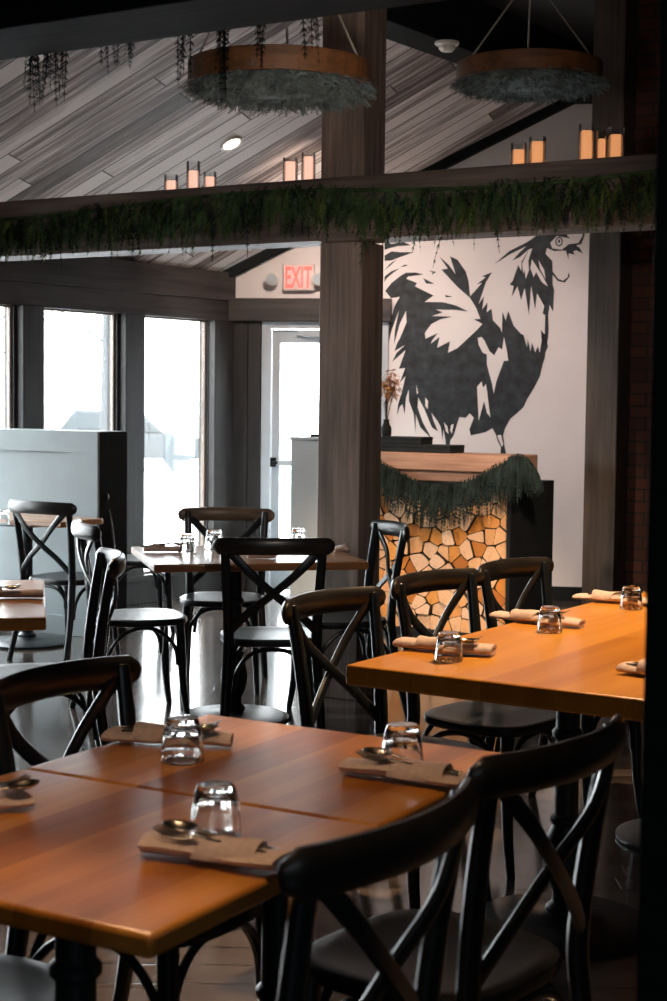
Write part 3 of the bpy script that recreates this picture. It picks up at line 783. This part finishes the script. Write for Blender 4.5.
# ------------------------------------------------------------------ candles on the beam
def candle(px, ytop, wpx, ywax, lit, label):
    q = along(px, BP + V*.10); d = q.y; s = F/d
    rad = wpx/s/2; base = BZ1
    top = atY(px, ytop, q.y).z; wz = atY(px, ywax, q.y).z
    h = max(.08, top-base); hw = max(.04, min(h-.015, wz-base))
    t = empty('pillar_candle', (q.x, q.y, base)); tag(t, label, 'candle', 'pillar candles in glass sleeves on the beam')
    mb = MB(); mb.lathe([(rad, 0), (rad, h), (rad-.002, h), (rad-.002, .004), (.001, .004)], 28); mb.build('glass_sleeve', M['sleeve'], t)
    r2 = rad-.006
    mb = MB(); mb.lathe([(r2, .0045), (r2, hw-.004), (r2-.004, hw), (r2*.6, hw-.006), (.001, hw-.008)], 28); mb.build('wax', M['waxlit'] if lit else M['wax'], t)
    mb = MB(); mb.tube([(0, 0, hw-.010), (0, 0, hw+.012)], .0015, 6); mb.build('wick', M['blackmatte'], t)
    return t
for a in ((170, 175, 14, 181, 0, 'short candle in glass, leftmost of the left trio on the beam'),
          (192, 161.5, 13.5, 171, 0, 'tall candle in glass, middle of the left trio on the beam'),
          (208.5, 172, 13, 177, 0, 'short candle in glass, right of the left trio on the beam'),
          (288, 158, 15, 162, 0, 'candle in glass left of the pair beside the thick post'),
          (306, 153, 14, 157, 0, 'taller candle in glass right of the pair, almost against the thick post'),
          (514, 143, 16, 150, 1, 'shorter candle in glass before the grey gable, left of its pair'),
          (532.5, 137, 17, 142, 1, 'taller candle in glass before the grey gable, right of its pair'),
          (581, 124, 16, 131, 1, 'tallest orange candle in glass, left of the right-hand trio'),
          (596, 131, 11, 139, 1, 'narrow orange candle in glass, middle of the right-hand trio'),
          (610, 128, 16, 135, 1, 'wide orange candle in glass, rightmost on the beam')):
    candle(*a)

# ------------------------------------------------------------------ ceiling fittings
NP_ = nrm
dl_p = onplane(231, 143, A1, nrm)
t = empty('recessed_downlight', dl_p); t.rotation_euler = (-nrm).to_track_quat('Z', 'Y').to_euler(); tag(t, 'glowing round recessed downlight in the plank ceiling', 'ceiling light')
mb = MB(); mb.lathe([(.075, -.002), (.072, -.014), (.055, -.012), (.052, -.002)], 32); mb.build('trim_ring', M['plastic'], t)
mb = MB(); mb.lathe([(.054, -.004), (.050, -.009), (.001, -.009)], 32); mb.build('lamp_disc', M['lampglow'], t)
sd = atz(447, 43, 3.615)
t = empty('smoke_detector', (sd.x, sd.y, 3.62)); tag(t, 'small white smoke detector under the black ridge beam', 'smoke detector')
mb = MB(); mb.lathe([(.075, 0), (.075, -.012), (.066, -.02)], 32); mb.build('mounting_base', M['plastic'], t)
mb = MB(); mb.lathe([(.050, -.018), (.050, -.04), (.035, -.055), (.001, -.057)], 32); mb.build('sensor_head', M['plastic'], t)

# ------------------------------------------------------------------ exit sign
c, s_ = onback(298.5)
pz = lambda px, py: atY(px, py, onback(px)[0].y).z
z0, z1 = pz(298, 291), pz(298, 264.5); w = onback(314)[1]-onback(283)[1]
t = empty('exit_sign'); bloc(t, s_, (z0+z1)/2, .0); tag(t, 'white box sign with red EXIT letters above the door', 'sign')
mb = MB(); mb.box((0, -.03, 0), (w, .05, z1-z0)); mb.build('housing', M['signface'], t, bevel=.006)
cu = bpy.data.curves.new('exit_text', 'FONT'); cu.body = 'EXIT'; cu.size = .22; cu.align_x = 'CENTER'; cu.align_y = 'CENTER'; cu.extrude = .003; cu.offset = .004
tmp = bpy.data.objects.new('tmp', cu); C.objects.link(tmp); bpy.context.view_layer.update()
me = bpy.data.meshes.new_from_object(tmp.evaluated_get(bpy.context.evaluated_depsgraph_get())); bpy.data.objects.remove(tmp)
xs = [v.co.x for v in me.vertices]; ys = [v.co.y for v in me.vertices]
sx = w*.84/(max(xs)-min(xs)); sy = (z1-z0)*.80/(max(ys)-min(ys)); cx = (max(xs)+min(xs))/2; cy = (max(ys)+min(ys))/2
for v in me.vertices: v.co = Vector(((v.co.x-cx)*sx, -.057-v.co.z*.5, (v.co.y-cy)*sy))
me.materials.clear(); me.materials.append(M['red']); lt = bpy.data.objects.new('letters', me); C.objects.link(lt); lt.parent = t; lt['label'] = 'red letters reading EXIT'
for px, py, lab in ((273, 279, 'small round emergency lamp left of the exit sign'), (319, 279, 'small round emergency lamp right of the exit sign, half behind the post')):
    t = empty('emergency_lamp'); bloc(t, onback(px)[1], pz(px, py), 0); tag(t, lab, 'lamp', 'emergency lamps by the exit sign')
    mb = MB(); mb.box((0, -.02, 0), (.05, .04, .05)); mb.tube([(0, -.03, .01), (.02, -.05, .035)], .007, 8); mb.build('bracket', M['plastic'], t)
    mb = MB(); mb.tube([(0, -.035, 0), (0, -.06, -.003), (0, -.10, -.008)], [.02, .045, .05], 20); mb.build('lamp_head', M['plastic'], t)
    mb = MB(); mb.tube([(0, -.1005, -.008), (0, -.105, -.008)], .040, 20); mb.build('lens', M['frame'], t)

# ------------------------------------------------------------------ pale cabinet by the door
q = atY(291, 437, 10.75); c2 = atY(352, 437, 10.75)
t = empty('host_stand', ((q.x+c2.x)/2, 10.95, 0), 0); tag(t, 'tall pale grey-blue cabinet in front of the glass door, half behind the thick post', 'cabinet')
ww = c2.x-q.x; zz = q.z
mb = MB(); mb.box((0, 0, zz/2-.01), (ww, .4, zz-.02)); mb.build('body', M['cabinet'], t, bevel=.004, smooth=False)
mb = MB(); mb.box((0, 0, zz-.01), (ww+.02, .42, .02)); mb.build('top_board', M['cabinet'], t, bevel=.003, smooth=False)
q = atY(316, 435, 10.85); mb = MB(); mb.box((0, 0, .009), (.12, .16, .018)); o = mb.build('menu_folder', M['blackmatte'], None, bevel=.003, smooth=False)
o.location = (q.x+.02, 10.9, zz+.001); tag(o, 'small black folder lying on the pale grey cabinet', 'folder')

# ------------------------------------------------------------------ log store
LA = UA; LW, LH, LD = .88, .93, .66
lcn = atz(382, 634, 0); lcn = Vector((.30, 9.70, 0)); end = along(509, lcn); LW = (end-lcn).length
t = empty('log_cabinet', lcn, LA); tag(t, 'open black cabinet full of stacked split logs under the timber mantel', 'cabinet')
z_top = .965
lx0 = -.10
for nm, c, d in (('side_panel', (LW+.012, LD/2, z_top/2), (.024, LD, z_top)), ('side_panel', (lx0-.012, LD/2, z_top/2), (.024, LD, z_top)), ('back_panel', ((LW+lx0)/2, LD-.01, z_top/2), (LW-lx0, .02, z_top)),
                 ('top_panel', ((LW+lx0)/2, LD/2, z_top-.012), (LW-lx0, LD, .024)), ('bottom_panel', ((LW+lx0)/2, LD/2, .02), (LW-lx0, LD, .04))):
    mb = MB(); mb.box(c, d); mb.build(nm, M['blackmatte'], t, smooth=False)
# voronoi packing of split log ends
def clip(poly, a, b, c):
    out = []
    for i in range(len(poly)):
        p, q = poly[i], poly[(i+1) % len(poly)]; fp, fq = a*p[0]+b*p[1]-c, a*q[0]+b*q[1]-c
        if fp <= 0: out.append(p)
        if fp*fq < 0: s = fp/(fp-fq); out.append((p[0]+(q[0]-p[0])*s, p[1]+(q[1]-p[1])*s))
    return out
X0, X1, Z0, Z1 = lx0+.004, LW-.004, .042, z_top-.026
rl = random.Random(12); nx, nz = 11, 10; seeds = []
for j in range(nz):
    for i in range(nx):
        seeds.append((X0+(X1-X0)*(i+.5+(.25 if j % 2 else -.25)+rl.uniform(-.42, .42))/nx, Z0+(Z1-Z0)*(j+.5+rl.uniform(-.42, .42))/nz))
for i, s in enumerate(seeds):
    poly = [(X0, Z0), (X1, Z0), (X1, Z1), (X0, Z1)]
    for j, q in enumerate(seeds):
        if i == j: continue
        a, b = q[0]-s[0], q[1]-s[1]
        if a*a+b*b > .09: continue
        poly = clip(poly, a, b, a*(s[0]+q[0])/2+b*(s[1]+q[1])/2)
        if len(poly) < 3: break
    if len(poly) < 3: continue
    cx = sum(p[0] for p in poly)/len(poly); cz = sum(p[1] for p in poly)/len(poly)
    # drop short edges, shrink, round the corners
    k_ = rl.uniform(.90, .965); poly = [((p[0]-cx)*k_, (p[1]-cz)*k_) for p in poly]
    pp = []
    for p in poly:
        if not pp or math.hypot(p[0]-pp[-1][0], p[1]-pp[-1][1]) > .012: pp.append(p)
    if len(pp) < 3: continue
    rd = []; round_ = rl.choice((.07, .10, .12, .18, .3))
    for k in range(len(pp)):
        a, b, c = pp[k-1], pp[k], pp[(k+1) % len(pp)]
        e = (b[0]+(a[0]-b[0])*round_, b[1]+(a[1]-b[1])*round_); f_ = (b[0]+(c[0]-b[0])*round_, b[1]+(c[1]-b[1])*round_)
        m_ = (b[0]*.5+(e[0]+f_[0])*.25, b[1]*.5+(e[1]+f_[1])*.25); rd += [e, m_, f_]
    y0 = .05+rl.uniform(-.015, .02)
    mb = MB(); n = len(rd); D = .34
    vs = [Vector((x, 0, z)) for x, z in rd] + [Vector((x*1.04, .006, z*1.04)) for x, z in rd] + [Vector((x, D, z)) for x, z in rd]
    mb.add(vs, [tuple(range(n))]); mb.cur = 1
    o_ = len(mb.v); mb.f += [(k, n+k, n+(k+1) % n, (k+1) % n) for k in range(n)] + [(n+k, 2*n+k, 2*n+(k+1) % n, n+(k+1) % n) for k in range(n)] + [tuple(range(3*n-1, 2*n-1, -1))]
    mb.mi += [1]*(2*n+1)
    o = mb.build('split_log', [M['log'], M['bark']], None, smooth=False)
    w_ = Matrix.Rotation(LA, 3, 'Z') @ Vector((cx, y0, cz)); o.location = lcn + w_; o.rotation_euler = (0, 0, LA)
    tag(o, 'split firewood log with pale cut end, stacked in the black cabinet under the mantel', 'log', 'split logs stacked in the cabinet')
# mantel beam
MX = LW+.07
mt = empty('mantel', lcn, LA); tag(mt, 'rustic light brown timber mantel beam over the log stack', 'mantel')
mb = MB(); mb.box((MX/2-.1, .12, 1.085), (MX+.2, .34, .105)); mb.build('top_timber', M['mantel'], mt, bevel=.008, smooth=False)
mb = MB(); mb.box((MX/2-.19, .13, .9985), (MX-.02, .28, .062)); mb.build('lower_timber', M['mantel'], mt, bevel=.006, smooth=False)
mb = MB(); mb.box((MX-.055, .12, .999), (.11, .30, .066)); mb.build('end_block', M['mantel'], mt, bevel=.006, smooth=False)
MZ = 1.1375
# garland draped over the mantel
g = MB(); rnd = random.Random(9)
def gl(px, py): 
    n_ = V; return onplane(px, py, lcn - V*.06, n_)
key = [(376, 462), (395, 472), (425, 486), (447, 487), (475, 480), (500, 466), (518, 458), (530, 464), (536, 474)]
pts3 = [gl(*k) for k in key]; sm, _ = catmull(pts3, .01, 8)
g.tube(sm, .007, 6)
for i in range(1100):
    u = rnd.random(); k = u*(len(sm)-1); i0 = int(k); p = sm[i0].lerp(sm[min(i0+1, len(sm)-1)], k-i0)
    endf = max(0, (u-.75)/.25)
    L = rnd.uniform(.10, .28)*(1-.5*endf)
    d = Vector((0, 0, -1)) + U*rnd.uniform(-.35, .35+.9*endf) - V*rnd.uniform(0, .5)
    frond(g, p + Vector((0, 0, rnd.uniform(-.01, .03))) - V*rnd.uniform(0, .02), d, L, rnd.uniform(.018, .032), .8, 9, rnd)
g.localise(lcn, UA)
o = g.build('cedar_garland', [M['cedar2']], None, smooth=False, fixn=False); o.location = lcn; o.rotation_euler = (0, 0, UA)
tag(o, 'dark feathery garland draped in a swag across the mantel over the logs', 'garland')
# black boxes and dried flowers on the mantel
def mbox(name, label, cat, px0, px1, py0, zb, h, dep, off):
    a = onplane(px0, py0, lcn + V*off, V); b = onplane(px1, py0, lcn + V*off, V); L = (b-a).length
    t = empty(name, (a.x, a.y, zb), UA); tag(t, label, cat)
    mb = MB(); mb.box((L/2, dep/2, h/2*.62), (L, dep, h*.62)); mb.build('body', M['blackmatte'], t, bevel=.003, smooth=False)
    mb = MB(); mb.box((L/2, dep/2, h*.81), (L+.004, dep+.004, h*.37)); mb.build('lid', M['blackmatte'], t, bevel=.003, smooth=False)
    return t
mbox('flat_case', 'lower flat black case resting on the mantel at the rooster legs', 'case', 378, 450, 448, MZ+.0005, .048, .20, .02)
mbox('flat_case', 'upper flat black case stacked on the longer one beside the post', 'case', 378, 421, 441, MZ+.049, .045, .16, .05)
q = onplane(386, 440, lcn + V*.11, V)
t = empty('dried_flowers', (q.x, q.y, MZ+.0945)); tag(t, 'vase of rust-orange dried flowers on the mantel, peeking out beside the post', 'plant')
mb = MB(); mb.lathe([(.028, 0), (.033, .01), (.034, .05), (.02, .08), (.018, .10), (.022, .105)], 20); mb.build('vase', M['blackmatte'], t)
g = MB(); rnd = random.Random(4)
for k in range(9): g.tube([(0, 0, .08), (rnd.uniform(-.02, .03), rnd.uniform(-.02, .02), .2), (rnd.uniform(-.04, .07), rnd.uniform(-.04, .04), rnd.uniform(.3, .36))], .0025, 5)
g.build('stems', M['bark'], t)
g = MB()
for k in range(260):
    a, b2, r_ = rnd.uniform(0, 2*pi), rnd.uniform(-1, 1), rnd.random()**.5
    p = Vector((.02+.065*r_*cos(a)*sqrt(1-b2*b2), .055*r_*sin(a)*sqrt(1-b2*b2), .32+.10*b2*r_))
    frond(g, p, (rnd.uniform(-1, 1), rnd.uniform(-1, 1), rnd.uniform(-.8, .6)), .035, .02, .6, 3, rnd)
g.build('flower_heads', M['dried'], t, smooth=False, fixn=False)

# ------------------------------------------------------------------ rooster mural on the white wall
def ZA(l): return [(375+x/6.067, 225+y/6.067) for x, y in l]
def ZB(l): return [(475+x/5.56, 225+y/5.56) for x, y in l]
def ZC(l): return [(375+x/6.067, 335+y/6.067) for x, y in l]
def ZD(l): return [(465+x/5.13, 335+y/5.13) for x, y in l]
body = (ZA([(62, 400), (100, 352), (150, 312), (185, 290), (245, 288), (295, 300), (200, 312), (190, 326), (255, 352), (242, 372), (355, 428), (300, 467), (410, 468), (490, 488), (565, 524), (480, 514), (370, 512), (410, 530), (345, 552), (470, 556), (395, 572), (340, 602), (302, 655), (306, 690), (382, 655), (345, 702)])
        + ZC([(338, 52), (392, 12), (376, 78), (455, 38), (442, 108), (500, 80)]) + ZA([(615, 640), (652, 600), (600, 572), (640, 570), (612, 500), (575, 440), (500, 375), (403, 270), (442, 265), (390, 190), (450, 245), (490, 300), (455, 190), (500, 210), (550, 280), (568, 340), (577, 432)])
        + ZA([(620, 385), (650, 350), (612, 360)]) + ZB([(10, 330), (60, 290), (40, 285), (95, 262), (60, 320), (20, 440), (50, 395), (40, 470), (70, 430), (65, 485), (92, 465), (100, 530), (140, 572), (150, 600), (152, 480), (170, 530), (185, 478), (215, 560), (255, 605)])
        + ZD([(300, 0), (318, 62), (322, 22), (336, 85), (344, 40), (360, 90), (374, 58), (383, 92), (398, 0), (412, -10), (426, 60), (412, 90), (410, 115), (399, 150), (385, 210), (355, 270), (318, 330), (300, 370), (262, 405), (232, 430), (205, 480), (196, 515), (203, 570), (212, 612), (182, 612), (184, 575), (168, 545), (158, 510), (140, 478), (105, 498), (30, 515), (22, 485), (45, 425), (25, 402)])
        + ZC([(575, 475), (550, 502), (512, 498), (498, 540), (476, 612), (456, 640), (450, 700), (432, 700), (428, 640), (415, 570), (410, 640), (400, 560), (380, 522), (342, 470), (352, 512), (382, 585), (345, 560), (300, 450), (262, 378), (258, 440), (290, 530), (345, 632), (275, 560), (247, 480), (246, 600), (235, 480), (206, 400), (205, 330), (188, 380), (180, 480), (166, 420), (155, 370), (150, 435), (133, 490), (140, 420), (162, 350), (185, 250), (150, 290), (183, 200), (145, 205), (185, 92), (105, 162), (130, 110), (182, 60), (118, 98), (150, 0)])
        + ZA([(165, 640), (190, 520), (150, 600), (115, 727), (120, 640), (145, 520), (100, 640), (80, 727), (62, 720), (78, 600), (95, 440)]))
dark = [body,
        ZA([(58, 80), (140, 86), (218, 124), (140, 128), (100, 138), (58, 150)]), ZA([(58, 185), (100, 160), (150, 165), (235, 165), (160, 192), (100, 215), (58, 218)]),
        ZA([(56, 275), (90, 236), (135, 206), (100, 240)]), ZA([(56, 345), (60, 310), (100, 280), (150, 262), (110, 290), (75, 320)]), ZA([(155, 257), (180, 240), (202, 245)]),
        ZA([(325, 275), (372, 285), (345, 302), (350, 288)]), ZA([(292, 322), (362, 358), (310, 355)]), ZA([(425, 425), (472, 435), (430, 437)]),
        ZB([(108, 218), (190, 145), (290, 95), (340, 60), (410, 28), (470, 34), (505, 52), (503, 20), (515, 20), (512, 58), (530, 76), (455, 60), (418, 100), (430, 130), (482, 138), (520, 108), (575, 100), (598, 60), (600, 12), (608, 55), (592, 105), (562, 115), (580, 125), (600, 158), (562, 140), (545, 148), (556, 165), (520, 158), (520, 192), (506, 142), (440, 145), (400, 128), (392, 160), (430, 200), (432, 258), (462, 300), (490, 310), (515, 290), (522, 262), (527, 285), (500, 320), (462, 312), (432, 278), (432, 330), (440, 362), (435, 482), (415, 445), (407, 500), (410, 580), (405, 640), (398, 667), (372, 667), (366, 582), (388, 610), (390, 500), (376, 492), (385, 450), (345, 380), (334, 468), (312, 340), (300, 502), (276, 350), (256, 418), (236, 340), (203, 402), (215, 340), (192, 330), (210, 310), (240, 222), (258, 255), (258, 205), (300, 135), (250, 178), (208, 198), (245, 155), (285, 118), (200, 160)])]
white = [ZA([(92, 445), (150, 436), (120, 490), (88, 600)]), ZA([(150, 600), (188, 522), (192, 590), (150, 690), (128, 727)]), 
         ZD([(65, 15), (85, 10), (100, 28), (125, 82), (150, 105), (172, 62), (190, 75), (200, 10), (215, 80), (222, 132), (200, 132), (182, 180), (160, 240), (148, 300), (136, 240), (122, 190), (112, 150), (112, 100), (90, 90), (70, 50)]),
         ZD([(62, 265), (85, 238), (92, 270), (108, 252), (118, 330), (130, 422), (112, 400), (98, 340), (70, 440)]),
         ZC([(250, 300), (262, 350), (254, 360)]), ZC([(305, 380), (322, 400), (320, 450), (305, 430)]), ZC([(418, 530), (440, 555), (446, 600), (430, 585)]), ZC([(462, 545), (478, 540), (466, 600), (455, 575)]),
         ZB([(262, 215), (300, 135), (318, 130), (296, 200), (300, 250), (282, 300), (275, 250), (268, 270)]), ZB([(316, 190), (345, 235), (380, 290), (405, 342), (372, 318), (340, 262), (326, 290), (308, 240)]), ZB([(352, 195), (385, 250), (392, 300), (362, 245)]),
         ZD([(165, 515), (185, 512), (196, 560), (190, 575), (176, 545)]),
         ZA([(70, 100), (110, 98), (140, 106), (100, 116)])]
mu = MB()
def flat_poly(mb, poly, out):
    P3 = [onplane(x, y, CR + bn*out, bn) for x, y in poly]
    P2 = [Vector(((p-CR).dot(bd), p.z, 0)) for p in P3]
    tr = tessellate_polygon([P2]); mb.add([Vector((p.x, -out, p.y)) for p in P2], [tuple(t_) for t_ in tr])
for p in dark: flat_poly(mu, p, .002)
mu.cur = 1
for p in white: flat_poly(mu, p, .0035)
# eye
def ell(cx, cy, rx, ry): return ZB([(cx+rx*cos(2*pi*k/16), cy+ry*sin(2*pi*k/16)) for k in range(16)])
mu.cur = 0; flat_poly(mu, ell(467, 92, 21, 27), .0035); mu.cur = 1; flat_poly(mu, ell(467, 92, 14, 20), .0045); mu.cur = 0; flat_poly(mu, ell(467, 90, 6, 11), .0055)
o = mu.build('rooster_mural', [M['mural'], M['muralwhite']], None, smooth=False, fixn=False)
o.location = CR; o.rotation_euler = (0, 0, ba)
tag(o, 'large charcoal rooster painted on the white back wall above the mantel', 'mural')

# ------------------------------------------------------------------ outdoors
mb = MB(); mb.box((-10, 30, -.3), (90, 80, .1)); o = mb.build('snowy_ground', M['snow'], None, smooth=False); o['kind'] = 'structure'
mb.v = [v for v in mb.v]
# keep the snow outside: it lies below the floor
rt_ = random.Random(21)
def tree(x, y, h, label):
    t = empty('bare_tree', (x, y, -.25)); tag(t, label, 'tree', 'bare pale trees outside the windows')
    mb = MB(); mb.tube([(0, 0, 0), (.05, 0, h*.35), (0, .05, h*.7), (.1, 0, h)], [.16, .12, .07, .015], 8, None, (0, 1, 0), 3); mb.build('trunk', M['twig'], t)
    mb = MB()
    for k in range(26):
        z = h*rt_.uniform(.25, .92); a = rt_.uniform(0, 6.28); L = h*.3*(1.1-z/h)+.3
        p0 = Vector((0, 0, z)); p1 = p0 + Vector((cos(a)*L*.5, sin(a)*L*.5, L*.35)); p2 = p0 + Vector((cos(a)*L, sin(a)*L, L*.95))
        mb.tube([p0, p1, p2], [.035, .022, .006], 5)
        for j in range(4):
            q = p1.lerp(p2, rt_.random()); b_ = rt_.uniform(0, 6.28); mb.tube([q, q + Vector((cos(b_)*.5, sin(b_)*.5, .45))], [.012, .004], 4)
    mb.build('branches', M['twig'], t)
tree(-6.2, 27, 8, 'bare pale tree seen through the middle window')
tree(-4.4, 30, 9, 'bare pale tree seen through the right-hand window')
tree(-9, 30, 8.5, 'bare pale tree behind the left-hand window')
ct = empty('parked_car', (-5.2, 38, -.25), R(8)); tag(ct, 'pale car parked in the snow outside the right-hand window', 'car')
mb = MB(); mb.prism([(-2.1, .3), (2.1, .3), (2.15, .75), (1.2, .9), (-1.9, .95), (-2.15, .8)], -.85, .85); mb.build('car_body', M['carpaint'], ct, bevel=.06)
mb = MB(); mb.prism([(-1.5, .93), (1.05, .9), (.5, 1.42), (-1.1, 1.45)], -.72, .72); mb.build('cabin', M['carpaint'], ct, bevel=.05)
for x in (-1.35, 1.35):
    for s in (-1, 1):
        mb = MB(); mb.tube([(x, s*.72, .32), (x, s*.9, .32)], .32, 24); mb.build('wheel', M['carpaint'], ct)

# ------------------------------------------------------------------ light
W_ = bpy.data.worlds.new('world'); bpy.context.scene.world = W_; W_.use_nodes = True
bg = W_.node_tree.nodes['Background']; bg.inputs[0].default_value = (.93, .97, 1, 1); bg.inputs[1].default_value = 14
def area(name, loc, target, sx, sy, power, col, portal=False):
    l = bpy.data.lights.new(name, 'AREA'); l.shape = 'RECTANGLE'; l.size = sx; l.size_y = sy; l.energy = power; l.color = col
    if portal: l.cycles.is_portal = True
    o = bpy.data.objects.new(name, l); C.objects.link(o); o.location = loc
    o.rotation_euler = (Vector(target)-Vector(loc)).to_track_quat('-Z', 'Y').to_euler(); return o
def spot(name, loc, target, power, col, size=60, blend=.6, r=.06):
    l = bpy.data.lights.new(name, 'SPOT'); l.energy = power; l.color = col; l.spot_size = R(size); l.spot_blend = blend; l.shadow_soft_size = r
    o = bpy.data.objects.new(name, l); C.objects.link(o); o.location = loc
    o.rotation_euler = (Vector(target)-Vector(loc)).to_track_quat('-Z', 'Y').to_euler(); return o
for i, (a, b) in enumerate(edges):
    c = CR + wd*((a+b)/2) - wn*.12; c.z = (ZT+ZS)/2
    area('window_portal', c, c+wn, b-a, ZT-ZS, 1, (1, 1, 1), True)
c = CR + bd*((d0+d1)/2) - bn*.2; c.z = 1.05; area('door_portal', c, c+bn, d1-d0, 1.9, 1, (1, 1, 1), True)
WARM = (1, .66, .38)
spot('table_spot', (1.25, 5.3, 3.6), (.85, 4.75, .75), 560, WARM, 56)
spot('table_spot', (-.7, 3.9, 3.7), (-.05, 2.85, .75), 250, WARM, 36, .8)
spot('table_spot', (-.3, 1.9, 3.6), (-.25, 2.4, .75), 95, WARM, 34, .8)  # unseen extra spot, added to brighten the nearer table
spot('table_spot', (-1.3, 6.6, 3.0), (-1.2, 5.4, .75), 70, WARM, 50, .8)  # unseen spot added to brighten the small table at the left edge
spot('wall_lamp', (.8, 8.3, 3.8), (.95, 11.6, 1.35), 262, (1, .82, .74), 54, .9)
spot('door_lamp', (-.15, 9.9, 3.0), (-.3, 11.7, 2.2), 75, (1, .80, .68), 90, .9)
spot('log_fill', (1.05, 5.95, 2.35), (.78, 9.5, .62), 420, (1, .74, .54), 26, .8)  # unseen low spot without a fitting, added to light the logs under the mantel
spot('mantel_lamp', (.45, 7.9, 3.7), (.72, 9.6, .6), 300, (1, .74, .54), 46, .7)
spot('post_fill', (.1, 3.75, 2.12), (.02, 7.5, 1.9), 88, (1, .85, .75), 60, .8)  # unseen spot under the near beam, added to light the post front
area('room_fill', (1.0, -3.5, 2.6), (0, 5, 1.8), 3.5, 1.6, 15, (.72, .88, 1))
sc = bpy.context.scene
sc.view_settings.view_transform = 'Standard'; sc.view_settings.look = 'None'; sc.view_settings.gamma = 1; sc.view_settings.use_curve_mapping = False
sc.view_settings.exposure = .32
